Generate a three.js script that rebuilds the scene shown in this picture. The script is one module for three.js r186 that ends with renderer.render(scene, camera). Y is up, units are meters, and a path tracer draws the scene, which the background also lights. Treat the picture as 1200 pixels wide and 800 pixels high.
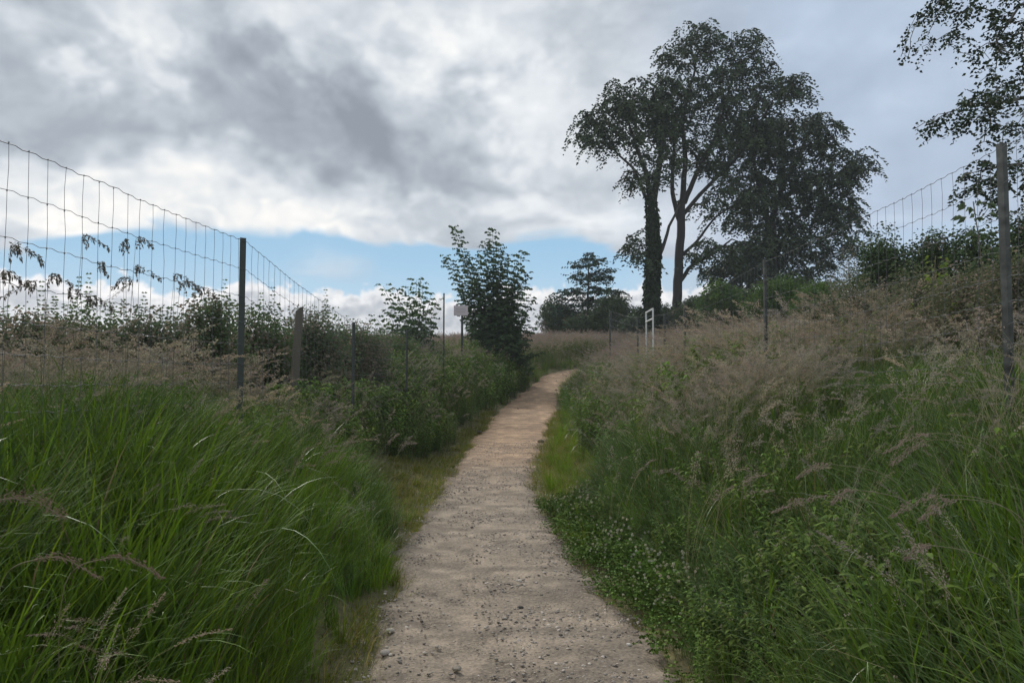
import * as THREE from 'three';
import { mergeGeometries } from 'three/addons/utils/BufferGeometryUtils.js';

// ---------------------------------------------------------------- camera, sky, sun, exposure
const EYE = 1.55, F = 898, HORIZON = 448;                 // focal length and horizon in pixels of the 1200 x 800 photograph
const PITCH = Math.atan((HORIZON - 400) / F);
const scene = new THREE.Scene();
const camera = new THREE.PerspectiveCamera(2 * Math.atan(400 / F) * 180 / Math.PI, 1.5, 0.05, 2000);
camera.position.set(0, EYE, 0);
camera.rotation.x = PITCH;
scene.add(camera);

const renderer = new THREE.WebGLRenderer({ antialias: true });
renderer.toneMapping = THREE.LinearToneMapping;
renderer.toneMappingExposure = 1.78;
renderer.shadowMap.enabled = true;

function rng(seed) { let a = seed >>> 0; return () => { a = (a + 0x6D2B79F5) | 0; let t = Math.imul(a ^ (a >>> 15), 1 | a); t = (t + Math.imul(t ^ (t >>> 7), 61 | t)) ^ t; return ((t ^ (t >>> 14)) >>> 0) / 4294967296; }; }
const clamp = (x, a = 0, b = 1) => Math.min(b, Math.max(a, x));
const lerp = (a, b, t) => a + (b - a) * t;
const sstep = (a, b, x) => { const t = clamp((x - a) / (b - a)); return t * t * (3 - 2 * t); };
function hash2(x, y) { let h = Math.imul(x, 374761393) + Math.imul(y, 668265263); h = Math.imul(h ^ (h >>> 13), 1274126177); return ((h ^ (h >>> 16)) >>> 0) / 4294967296; }
function noise2(x, y, per = 0) {
  const xi = Math.floor(x), yi = Math.floor(y); let fx = x - xi, fy = y - yi;
  fx = fx * fx * fx * (fx * (fx * 6 - 15) + 10); fy = fy * fy * fy * (fy * (fy * 6 - 15) + 10);
  let x0 = xi, x1 = xi + 1, y0 = yi, y1 = yi + 1;
  if (per) { x0 = ((x0 % per) + per) % per; x1 = ((x1 % per) + per) % per; y0 = ((y0 % per) + per) % per; y1 = ((y1 % per) + per) % per; }
  const a = hash2(x0, y0), b = hash2(x1, y0), c = hash2(x0, y1), d = hash2(x1, y1);
  return a + (b - a) * fx + (c - a) * fy + (a - b - c + d) * fx * fy;
}
function fbm(x, y, o = 4, per = 0) { let s = 0, a = 0.5, n = 0, p = per; for (let i = 0; i < o; i++) { s += a * noise2(x + i * 17.3 * (per ? 0 : 1), y + i * 9.1 * (per ? 0 : 1), p); n += a; a *= 0.5; x *= 2; y *= 2; p *= 2; } return s / n; }

// direction of a photograph pixel: (azimuth, elevation) in degrees
function pxAngles(px, py) {
  const x = (px - 600) / F, y = (400 - py) / F, c = Math.cos(PITCH), s = Math.sin(PITCH);
  const yy = y * c + s, zz = c - y * s;
  return [Math.atan2(x, zz) * 180 / Math.PI, Math.atan2(yy, Math.hypot(x, zz)) * 180 / Math.PI];
}
const SUN_AZ = -30, SUN_EL = 38;
{
  const W = 4096, H = 2048, data = new Float32Array(W * H * 4);
  // brighter and darker masses of the broken cloud deck: photograph x, y, half-width, half-height (pixels), strength
  const masses = [[105, 72, 44, 30, 0.22], [80, 62, 24, 16, 0.12], [145, 102, 28, 24, 0.2], [128, 45, 20, 16, 0.12], [140, 28, 36, 20, 0.18], [20, 38, 80, 46, -0.3], [40, 120, 110, 45, -0.16], [240, 105, 75, 60, -0.24], [130, 160, 120, 34, -0.14],
    [400, 150, 105, 52, -0.3], [480, 180, 80, 40, -0.2], [350, 120, 70, 50, -0.12], [530, 118, 50, 34, -0.16], [330, 48, 60, 30, 0.2], [190, 180, 60, 34, 0.26], [230, 165, 40, 18, 0.14],
    [470, 28, 90, 26, 0.2], [570, 25, 60, 34, 0.24], [590, 70, 50, 26, 0.1], [90, 215, 170, 30, 0.24], [330, 225, 140, 20, 0.12], [500, 238, 110, 14, 0.14], [560, 205, 70, 22, -0.1], [640, 150, 60, 80, 0.2], [625, 95, 40, 40, 0.1], [640, 195, 90, 16, -0.12], [300, 262, 190, 10, 0.22], [60, 262, 110, 14, 0.3],
    [680, 240, 110, 22, 0.2], [720, 60, 60, 50, 0.02], [980, 40, 70, 26, 0.1], [1080, 120, 110, 26, 0.05], [1050, 190, 90, 30, 0.05], [1040, 60, 90, 60, -0.06], [1150, 60, 60, 90, -0.06]]
    .map(([px, py, rx, ry, s]) => { const [a, e] = pxAngles(px, py); return [a, e, rx / F * 57.3, ry / F * 57.3, s]; });
  const ramp = [[0, 0.215, 0.245, 0.285], [0.25, 0.30, 0.335, 0.38], [0.5, 0.43, 0.465, 0.51], [0.75, 0.60, 0.63, 0.66], [1, 0.79, 0.80, 0.81], [1.4, 0.98, 0.98, 0.97]];
  const col = (t, o) => { t = clamp(t, 0, 1.399); let i = 0; while (t > ramp[i + 1][0]) i++; const k = (t - ramp[i][0]) / (ramp[i + 1][0] - ramp[i][0]); for (let c = 0; c < 3; c++) o[c] = lerp(ramp[i][c + 1], ramp[i + 1][c + 1], k); };
  const n4v = (a, e) => fbm(a * 0.9 + 7, e * 1.1 + 3, 3) - 0.5;
  const o = [0, 0, 0];
  const sx = Math.sin(SUN_AZ * Math.PI / 180) * Math.cos(SUN_EL * Math.PI / 180), sy = Math.sin(SUN_EL * Math.PI / 180), sz = -Math.cos(SUN_AZ * Math.PI / 180) * Math.cos(SUN_EL * Math.PI / 180);
  for (let j = 0; j < H; j++) {
    const el = ((j + 0.5) / H - 0.5) * 180, er = el * Math.PI / 180, ce = Math.cos(er), se = Math.sin(er);
    for (let i = 0; i < W; i++) {
      const k = (j * W + i) * 4;
      if (el < -1) { data[k] = 0.40; data[k + 1] = 0.43; data[k + 2] = 0.46; data[k + 3] = 1; continue; }
      const th = ((i + 0.5) / W - 0.5) * 2 * Math.PI, dx = Math.cos(th) * ce, dz = Math.sin(th) * ce;
      const az = Math.atan2(dx, -dz) * 180 / Math.PI;
      // the cloud deck, seen from below in perspective
      const q = 1 / (se + 0.16), u = dx * q, v = dz * q;
      const wx = fbm(u * 1.3 + 5, v * 1.3 + 9, 3) - 0.5, wy = fbm(u * 1.3 + 45, v * 1.3 + 29, 3) - 0.5;
      const n1 = fbm(u * 1.5 + wx * 1.2 + 3, v * 1.5 + wy * 1.2 + 7, 6) - 0.5, n2 = fbm(u * 4.2 + wx * 2 + 31, v * 5.2 + wy * 2 + 13, 5) - 0.5;
      const n4 = fbm(az * 0.17 + wx * 1.6 + 40, el * 0.27 + wy * 1.6 + 4, 5) - 0.5, n5 = Math.abs(fbm(az * 0.42 + wx * 2 + n4v(az * 0.6, el * 0.6) * 1.2 + 90, el * 0.62 + wy * 2 + 34, 5) - 0.5) - 0.1, n3 = fbm(u * 11 + wx * 5 + n2 * 2 + 61, v * 15 + wy * 5 + 17, 4) - 0.5;
      let m = 0;
      const lump = n4v(az * 0.5, el * 0.5), lump2 = n4v(az * 0.5 + 40, el * 0.5 + 9), wa = az + wx * 5 + n4 * 5 + lump * 6, we = el + wy * 3 + n4 * 3 + lump2 * 4;
      for (const g of masses) { const a = (wa - g[0]) / g[2], b = (we - g[1]) / g[3], r = a * a + b * b; if (r < 7) m += g[4] * Math.exp(-r); }
      const glow = Math.pow(Math.max(0, dx * sx + se * sy + dz * sz), 10);
      let t = 0.50 + 0.26 * n1 + 0.14 * n2 + 0.06 * n3 + 0.60 * n4 + 0.30 * n5 + m * 1.05 + 0.17 * glow + 0.11 * sstep(-8, -30, az) * sstep(17, 8, el);
      // the smoother, bluer veil of cloud to one side
      const veil = sstep(5, 22, az) * sstep(95, 60, az) * sstep(50, 30, el);
      t = lerp(t, 0.46 + 0.22 * n1 + 0.12 * n2 + 0.22 * n4 + m * 0.9, veil * 0.85);
      col(t, o); { const wm = sstep(0.6, 1.0, t) * sstep(5, -10, az); o[0] *= 1 + 0.04 * wm; o[2] *= 1 - 0.05 * wm; }
      o[0] *= 1 - 0.12 * veil; o[1] *= 1 - 0.03 * veil; o[2] *= 1 + 0.10 * veil;
      // the clear strip under the deck
      const edge = 10.4 + (n1 * 1.2 + n2 * 1.2 + n4 * 2.2) + 0.9 * sstep(-6, -18, az) * 0 - 1.6 * sstep(-24, -33, az) - 0.8 * sstep(4, 9, az) + 0.9 * Math.sin(az * 0.23 + 1.2) * 0.5;
      let clear = sstep(edge + 0.35, edge - 0.45, el) * (1 - 0.75 * sstep(7, 16, az) * sstep(60, 40, az));
      clear *= 1 - 0.45 * Math.exp(-Math.pow((az + 13.5 + n2 * 5) / 2.6, 2) - Math.pow((el - 9.0 + wy * 3) / 1.1, 2));
      const b0 = [lerp(0.40, 0.26, sstep(4, 11, el)), lerp(0.55, 0.44, sstep(4, 11, el)), lerp(0.67, 0.61, sstep(4, 11, el))];
      for (let c = 0; c < 3; c++) o[c] = lerp(o[c], b0[c], clear);
      // the low heaped clouds near the horizon
      const bump = fbm(az * 0.33 + 11, 3.3, 3) * 2.4 + Math.abs(fbm(az * 1.1 + 4, el * 0.9 + 8, 4) - 0.5) * 2.2 + (fbm(az * 2.6, el * 2.6 + 50, 3) - 0.5) * 0.7;
      const top = 5.55 + bump - 0.5, ins = sstep(top + 0.22, top - 0.28, el);
      if (ins > 0) {
        const dep = clamp((top - el) / 2.3), f2 = fbm(az * 0.55 + 70, el * 2.4 + 20, 5) - 0.5, f3 = fbm(az * 1.7, el * 2.6 + 9, 4) - 0.5;
        const s = 0.86 - 0.42 * sstep(0.15, 0.75, dep + f2 * 0.7) + 0.24 * sstep(0.7, 1.0, dep) + f3 * 0.3 + 0.10 * sstep(-10, -30, az);
        const p = [0, 0, 0]; col(s, p); p[0] *= 1.03; p[2] *= 0.985;
        for (let c = 0; c < 3; c++) o[c] = lerp(o[c], p[c], ins);
      }
      data[k] = o[0] * 0.77; data[k + 1] = o[1] * 0.77; data[k + 2] = o[2] * 0.77; data[k + 3] = 1;
    }
  }
  const sky = new THREE.DataTexture(data, W, H, THREE.RGBAFormat, THREE.FloatType);
  sky.mapping = THREE.EquirectangularReflectionMapping; sky.magFilter = sky.minFilter = THREE.LinearFilter; sky.needsUpdate = true;
  scene.background = sky; scene.environment = sky;
  scene.backgroundIntensity = 1; scene.environmentIntensity = 1;
}
const sun = new THREE.DirectionalLight(new THREE.Color().setRGB(1, 0.95, 0.87), 1.5);
sun.position.set(Math.sin(SUN_AZ * Math.PI / 180) * 80, Math.tan(SUN_EL * Math.PI / 180) * 80, -Math.cos(SUN_AZ * Math.PI / 180) * 80);
sun.castShadow = true; sun.shadow.radius = 26; sun.shadow.mapSize.set(2048, 2048);
Object.assign(sun.shadow.camera, { left: -60, right: 60, top: 60, bottom: -60, near: 1, far: 260 });
scene.add(sun); scene.add(sun.target);
console.log('sky done');

// ---------------------------------------------------------------- helpers
const used = new Map();
function numbered(name) { const n = used.get(name) ?? 0; used.set(name, n + 1); return n ? name + '_' + String(n).padStart(3, '0') : name; }
function tag(o, label, category, group, kind) { o.userData.label = label; o.userData.category = category; if (group) o.userData.group = group; if (kind) o.userData.kind = kind; return o; }
function shade(o) { o.traverse((c) => { if (c.isMesh) { c.castShadow = true; c.receiveShadow = true; } }); return o; }
function thing(name, label, category, [x, y, z], group) { const g = new THREE.Group(); g.name = numbered(name); g.position.set(x, y, z); tag(g, label, category, group); scene.add(g); return g; }
function part(name, geo, mat, parent) { const m = new THREE.Mesh(geo, mat); m.name = name; m.castShadow = m.receiveShadow = true; parent.add(m); return m; }
// a point at the horizontal distance d ahead that is seen at photograph pixel (px, py): used to survey where things stand
function at(px, py, d) {
  const x = (px - 600) / F, y = (400 - py) / F, c = Math.cos(PITCH), s = Math.sin(PITCH), zz = c - y * s, k = d / zz;
  return new THREE.Vector3(x * k, EYE + (y * c + s) * k, -d);
}
class Soup {                                             // collects triangles with a colour of their own
  constructor() { this.p = []; this.c = []; this.i = []; }
  v(x, y, z, c) { this.p.push(x, y, z); this.c.push(c[0], c[1], c[2]); return this.p.length / 3 - 1; }
  t(a, b, c) { this.i.push(a, b, c); }
  geo() {
    const g = new THREE.BufferGeometry();
    g.setAttribute('position', new THREE.Float32BufferAttribute(this.p, 3));
    g.setAttribute('color', new THREE.Float32BufferAttribute(this.c, 3));
    g.setIndex(this.i); g.computeVertexNormals(); return g;
  }
}
const V = (x, y, z) => new THREE.Vector3(x, y, z);
function leaf(s, x, y, z, dx, dy, dz, len, wid, c, r, fold = 0.18) {   // a folded leaf from its base along (dx, dy, dz)
  const L = Math.hypot(dx, dy, dz) || 1; dx /= L; dy /= L; dz /= L;
  let ax = r() - 0.5, ay = (r() - 0.5) * 0.5, az = r() - 0.5;
  let ux = dy * az - dz * ay, uy = dz * ax - dx * az, uz = dx * ay - dy * ax; const U = Math.hypot(ux, uy, uz) || 1; ux /= U; uy /= U; uz /= U;
  const nx = uy * dz - uz * dy, ny = uz * dx - ux * dz, nz = ux * dy - uy * dx;
  const m = 0.45, f = fold * wid * Math.sign(ny || 1), w = wid / 2;
  const a = s.v(x, y, z, c), t = s.v(x + dx * len, y + dy * len - len * 0.08, z + dz * len, c);
  const b = s.v(x + dx * len * m + ux * w + nx * f, y + dy * len * m + uy * w + ny * f, z + dz * len * m + uz * w + nz * f, c);
  const e = s.v(x + dx * len * m - ux * w + nx * f, y + dy * len * m - uy * w + ny * f, z + dz * len * m - uz * w + nz * f, c);
  s.t(a, b, t); s.t(a, t, e);
}
function ovalLeaf(s, x, y, z, dx, dy, dz, len, wid, c, r) {   // a leaf with a rounded outline, folded along its midrib and bending down
  const L = Math.hypot(dx, dy, dz) || 1; dx /= L; dy /= L; dz /= L; const h = Math.hypot(dx, dz) || 1, ux = -dz / h, uz = dx / h, roll = (r() - 0.5) * 0.9; let pm = -1, pl = -1, pr = -1;
  for (let k = 0; k <= 4; k++) {
    const t = k / 4, w = wid * 0.5 * Math.sin(Math.PI * Math.pow(0.06 + 0.94 * t, 0.7)), mx = x + dx * len * t, my = y + dy * len * t - len * 0.3 * t * t, mz = z + dz * len * t, m = s.v(mx, my, mz, c);
    if (k === 4) { s.t(pm, pl, m); s.t(pm, m, pr); break; }
    const a = s.v(mx + ux * w, my + w * (0.3 + roll), mz + uz * w, c), b = s.v(mx - ux * w, my + w * (0.3 - roll), mz - uz * w, c);
    if (pm >= 0) { s.t(pm, pl, a); s.t(pm, a, m); s.t(pm, m, b); s.t(pm, b, pr); }
    pm = m; pl = a; pr = b;
  }
}
function blade(s, x, y, z, h, az, th0, curve, w, seg, c, pw = 1.35) {   // a grass blade that arches over towards az
  const cx = Math.cos(az), cz = Math.sin(az), st = h / seg; let px = x, py = y, pz = z, pa = -1, pb = -1;
  for (let k = 0; k <= seg; k++) {
    const t = k / seg, ww = w * 0.5 * (t < 0.25 ? 0.7 + 1.2 * t : 1 - Math.pow((t - 0.25) / 0.75, 1.8));
    if (k === seg) { const q = s.v(px, py, pz, c); s.t(pa, pb, q); break; }
    const tw = az + 0.35 * t, sx = -Math.sin(tw), sz = Math.cos(tw);
    const a = s.v(px - sx * ww, py, pz - sz * ww, c), b = s.v(px + sx * ww, py, pz + sz * ww, c);
    if (pa >= 0) { s.t(pa, pb, b); s.t(pa, b, a); }
    pa = a; pb = b;
    const th = th0 + curve * Math.pow((k + 0.5) / seg, pw);
    px += cx * Math.sin(th) * st; pz += cz * Math.sin(th) * st; py += Math.cos(th) * st;
  }
}
function stalk(s, x, y, z, h, az, th0, curve, rad, seg, c, pw = 2.2) {   // a three-sided stem; returns the points along it
  const cx = Math.cos(az), cz = Math.sin(az), st = h / seg, pts = []; let px = x, py = y, pz = z, prev = null;
  for (let k = 0; k <= seg; k++) {
    const th = th0 + curve * Math.pow((k + 0.5) / seg, pw), r = rad * (1 - 0.6 * k / seg), ring = [];
    for (let j = 0; j < 3; j++) { const a = j * 2.0944, o = Math.cos(a) * r, n = Math.sin(a) * r; ring.push(s.v(px + o * cx * Math.cos(th) - n * cz, py - o * Math.sin(th), pz + o * cz * Math.cos(th) + n * cx, c)); }
    if (prev) for (let j = 0; j < 3; j++) { const j2 = (j + 1) % 3; s.t(prev[j], prev[j2], ring[j2]); s.t(prev[j], ring[j2], ring[j]); }
    prev = ring; pts.push([px, py, pz, cx * Math.sin(th), Math.cos(th), cz * Math.sin(th)]);
    px += cx * Math.sin(th) * st; pz += cz * Math.sin(th) * st; py += Math.cos(th) * st;
  }
  return pts;
}
function panicle(s, pts, k0, n, wid, sl, c, r, droop = 0.5) {   // a loose flowering head of small spikelets round the end of a stem
  for (let i = 0; i < n; i++) {
    const f = Math.pow(r(), 0.85), q = k0 + f * (pts.length - 1 - k0), a = Math.min(pts.length - 2, Math.floor(q)), t = q - a, A = pts[a], B = pts[a + 1];
    const x = lerp(A[0], B[0], t), y = lerp(A[1], B[1], t), z = lerp(A[2], B[2], t), ww = wid * (0.25 + 1.5 * Math.sin(Math.PI * Math.pow(0.12 + 0.82 * f, 0.8))) * (0.35 + 0.65 * r()) * 0.6;
    const ang = r() * 6.2832, ox = Math.cos(ang) * ww, oz = Math.sin(ang) * ww, oy = (r() - 0.25) * ww;
    const v = 0.8 + 0.4 * r();
    leaf(s, x + ox, y + oy, z + oz, A[3] * 0.9 + ox / wid * 0.5, A[4] * 0.9 - droop * r(), A[5] * 0.9 + oz / wid * 0.5, sl * (0.7 + 0.6 * r()), sl * 0.36, [c[0] * v, c[1] * v, c[2] * v], r, 0.3);
  }
}
function tubeAlong(pts, rads, sides, s, c) {             // a tapering tube through points
  const up = V(0, 1, 0), alt = V(1, 0, 0); let prev = null;
  for (let k = 0; k < pts.length; k++) {
    const d = V(0, 0, 0).subVectors(pts[Math.min(k + 1, pts.length - 1)], pts[Math.max(k - 1, 0)]).normalize();
    const a = V(0, 0, 0).crossVectors(d, Math.abs(d.y) > 0.85 ? alt : up).normalize(), b = V(0, 0, 0).crossVectors(d, a), ring = [];
    for (let j = 0; j < sides; j++) { const w = j / sides * Math.PI * 2, r = Array.isArray(rads) ? rads[k] : rads, ca = Math.cos(w) * r, cb = Math.sin(w) * r; ring.push(s.v(pts[k].x + a.x * ca + b.x * cb, pts[k].y + a.y * ca + b.y * cb, pts[k].z + a.z * ca + b.z * cb, c)); }
    if (prev) for (let j = 0; j < sides; j++) { const j2 = (j + 1) % sides; s.t(prev[j], ring[j], ring[j2]); s.t(prev[j], ring[j2], prev[j2]); }
    prev = ring;
  }
}
const mix3 = (a, b, t) => [lerp(a[0], b[0], t), lerp(a[1], b[1], t), lerp(a[2], b[2], t)];
const vary = (c, r, k = 0.25) => { const v = 1 - k + 2 * k * r(), h = (r() - 0.5) * k * 0.6; return [c[0] * v * (1 + h), c[1] * v, c[2] * v * (1 - h)]; };

// ---------------------------------------------------------------- lie of the land
function table(t) { return (d) => { if (d <= t[0][0]) return t[0][1]; for (let i = 0; i < t.length - 1; i++) if (d < t[i + 1][0]) { const k = (d - t[i][0]) / (t[i + 1][0] - t[i][0]); return lerp(t[i][1], t[i + 1][1], k * k * (3 - 2 * k) * 0.5 + k * 0.5); } return t[t.length - 1][1]; }; }
const pathX = table([[-20, 0.6], [0, 0.3], [4, 0.1], [6.5, -0.2], [9.2, -0.37], [12.5, -0.33], [16, -0.12], [22, 0.4], [28, 1.1], [31.5, 1.9], [34.5, 3.6], [37, 6.4], [40, 11]]);
const pathY = table([[-20, -0.4], [0, 0], [10, 0], [16, 0.27], [22, 0.68], [28, 1.22], [34, 2.12], [40, 2.9], [46, 3.45], [55, 3.8], [90, 3.8], [400, 2.5]]);
const leftY = table([[-20, 0.4], [0, 0.62], [6.66, 0.85], [10.7, 0.66], [14.7, 0.78], [18.7, 1.35], [25, 1.65], [32, 2.3], [40, 3.15], [50, 3.7], [90, 3.8], [400, 2.5]]);
const rightY = table([[-20, 0.6], [0, 0.7], [5, 0.92], [10, 1.1], [15, 1.2], [20, 1.35], [25, 1.8], [32, 2.45], [40, 3.2], [50, 3.8], [90, 3.8], [400, 2.5]]);
const halfW = (d) => 0.84 + 0.06 * sstep(6, 4, d) + 0.02 * Math.sin(d * 0.9) - 0.1 * sstep(6, 10, d) + 0.12 * sstep(14, 18, d) - 0.1 * sstep(20, 30, d);
function baseHeight(x, d) {
  const u = x - pathX(d), hw = halfW(d), py = pathY(d), a = Math.abs(u);
  let h;
  if (u < 0) h = lerp(py, leftY(d), sstep(hw * 0.9, 2.7, a)) - 0.02 * Math.max(0, a - 4);
  else h = lerp(py, rightY(d), sstep(hw * 0.9, 3.5, a)) + 0.15 * clamp(a - 3.3, 0, 9) * (1 - sstep(24, 42, d));
  h += (fbm(x * 0.45 + 20, d * 0.45, 3) - 0.5) * 0.22 * sstep(hw, hw + 1, a) + (fbm(x * 2.2, d * 2.2 + 40, 2) - 0.5) * 0.07 * sstep(hw - 0.1, hw + 0.4, a);
  return Math.max(h, -1.5);
}
const edgeNoise = (x, d) => (fbm(x * 1.3 + 60, d * 1.3, 3) - 0.5) * 0.46 + (fbm(x * 7 + 10, d * 7, 2) - 0.5) * 0.16;
function groundHeight(x, d) { const u = Math.abs(x - pathX(d)), hw = halfW(d); return baseHeight(x, d) - 0.05 * sstep(hw + 0.12, hw - 0.25, u) * sstep(41, 39, d); }
const Y = (x, z) => groundHeight(x, -z);

// ---------------------------------------------------------------- textures of surfaces
function dataTex(size, fn, srgb, rep) {
  const d = new Uint8Array(size * size * 4); for (let j = 0; j < size; j++) for (let i = 0; i < size; i++) { const c = fn(i / size, j / size), k = (j * size + i) * 4; d[k] = clamp(c[0]) * 255; d[k + 1] = clamp(c[1]) * 255; d[k + 2] = clamp(c[2]) * 255; d[k + 3] = 255; }
  const t = new THREE.DataTexture(d, size, size); t.wrapS = t.wrapT = THREE.RepeatWrapping; t.magFilter = THREE.LinearFilter; if (srgb) t.colorSpace = THREE.SRGBColorSpace; if (rep) t.repeat.set(rep, rep); t.needsUpdate = true; return t;
}
const gravelHeight = (() => {   // stones of two sizes pressed into fine sand, tiling every 1.6 m
  const size = 1024, h = new Float32Array(size * size), tone = new Float32Array(size * size), r = rng(5);
  for (let j = 0; j < size; j++) for (let i = 0; i < size; i++) { const u = i / size, v = j / size; h[j * size + i] = 0.32 + 0.30 * (fbm(u * 12, v * 12, 5, 12) - 0.5) + 0.14 * (fbm(u * 96, v * 96, 2, 96) - 0.5); tone[j * size + i] = 0.5 + 0.5 * (fbm(u * 9 + 0.4, v * 9, 5, 9) - 0.5) + 0.3 * (fbm(u * 110, v * 110, 2, 110) - 0.5); }
  for (let n = 0; n < 5200; n++) {
    const cx = r() * size, cy = r() * size; if (fbm(cx / size * 6, cy / size * 6, 2, 6) < 0.36 + 0.22 * r()) continue;
    const big = r() < 0.12, a = (big ? 5 + 7 * r() : 1.6 + 3 * r()), b = a * (0.5 + 0.4 * r()), th = r() * 3.14, hh = (big ? 0.25 : 0.14) * (0.5 + r()), tt = (r() - 0.5) * 0.42, ca = Math.cos(th), sa = Math.sin(th), R = Math.ceil(a + 1);
    for (let y = -R; y <= R; y++) for (let x = -R; x <= R; x++) { const p = (x * ca + y * sa) / a, q = (-x * sa + y * ca) / b, e = 1 - p * p - q * q; if (e <= 0) continue; const k = ((Math.floor(cy + y) + size) % size) * size + ((Math.floor(cx + x) + size) % size); h[k] = Math.max(h[k], 0.36 + hh * Math.sqrt(e)); tone[k] = lerp(tone[k], 0.5 + tt, 0.75); }
  }
  return { size, h, tone };
})();
const gAt = (a, u, v) => gravelHeight[a][Math.floor(v * 1024) * 1024 + Math.floor(u * 1024)];
const pathMap = dataTex(1024, (u, v) => { const t = gAt('tone', u, v), k = 0.34 + 0.74 * t; return [k * 0.975, k * 0.935, k * 0.88]; }, true);
const pathBump = dataTex(1024, (u, v) => { const h = gAt('h', u, v); return [h, h, h]; });
const soilMap = dataTex(512, (u, v) => { const t = fbm(u * 10, v * 10, 5, 10), k = fbm(u * 60, v * 60, 2, 60); return [0.26 + 0.2 * t + 0.12 * k, 0.25 + 0.2 * t + 0.1 * k, 0.17 + 0.13 * t + 0.08 * k]; }, true);
const barkMap = dataTex(256, (u, v) => { const t = fbm(u * 16, v * 4, 4, 0), k = 0.30 + 0.30 * t; return [k, k * 0.94, k * 0.86]; }, true);

const M = {
  soil: new THREE.MeshStandardMaterial({ map: soilMap, roughness: 1 }),
  path: new THREE.MeshStandardMaterial({ map: pathMap, bumpMap: pathBump, bumpScale: 0.027, roughness: 0.95, vertexColors: true }),
  blade: new THREE.MeshPhysicalMaterial({ vertexColors: true, roughness: 0.8, transmission: 0.36, thickness: 0, specularIntensity: 0.5, side: THREE.DoubleSide }),
  gloss: new THREE.MeshPhysicalMaterial({ vertexColors: true, roughness: 0.44, specularIntensity: 0.9, side: THREE.DoubleSide }),
  softBlade: new THREE.MeshPhysicalMaterial({ vertexColors: true, roughness: 0.9, transmission: 0.45, thickness: 0, specularIntensity: 0.3, side: THREE.DoubleSide }),
  seed: new THREE.MeshPhysicalMaterial({ vertexColors: true, roughness: 0.9, transmission: 0.3, thickness: 0, specularIntensity: 0.4, side: THREE.DoubleSide }),
  leaf: new THREE.MeshPhysicalMaterial({ vertexColors: true, roughness: 0.6, specularIntensity: 0.22, side: THREE.DoubleSide }),
  leafThin: new THREE.MeshPhysicalMaterial({ vertexColors: true, roughness: 0.9, transmission: 0.35, thickness: 0, specularIntensity: 0.25, side: THREE.DoubleSide }),
  bark: new THREE.MeshStandardMaterial({ vertexColors: true, roughness: 0.95 }),
  steel: new THREE.MeshStandardMaterial({ color: new THREE.Color().setRGB(0.13, 0.14, 0.135), roughness: 0.55, metalness: 0.5, map: dataTex(256, (u, v) => { const t = fbm(u * 20, v * 20, 5, 20); const k = 0.75 + 0.45 * (t - 0.5); return [k, k, k * 0.98]; }, true) }),
  darkSteel: new THREE.MeshStandardMaterial({ color: new THREE.Color().setRGB(0.055, 0.065, 0.062), roughness: 0.6, metalness: 0.3 }),
  wire: new THREE.MeshStandardMaterial({ color: new THREE.Color().setRGB(0.12, 0.125, 0.13), roughness: 0.6, metalness: 0.4 }),
  white: new THREE.MeshStandardMaterial({ color: new THREE.Color().setRGB(0.62, 0.63, 0.63), roughness: 0.5 }),
  oldWood: new THREE.MeshStandardMaterial({ color: new THREE.Color().setRGB(0.13, 0.115, 0.095), roughness: 0.95 }),
  stone: new THREE.MeshStandardMaterial({ color: 0xffffff, roughness: 0.92 }),
};

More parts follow.
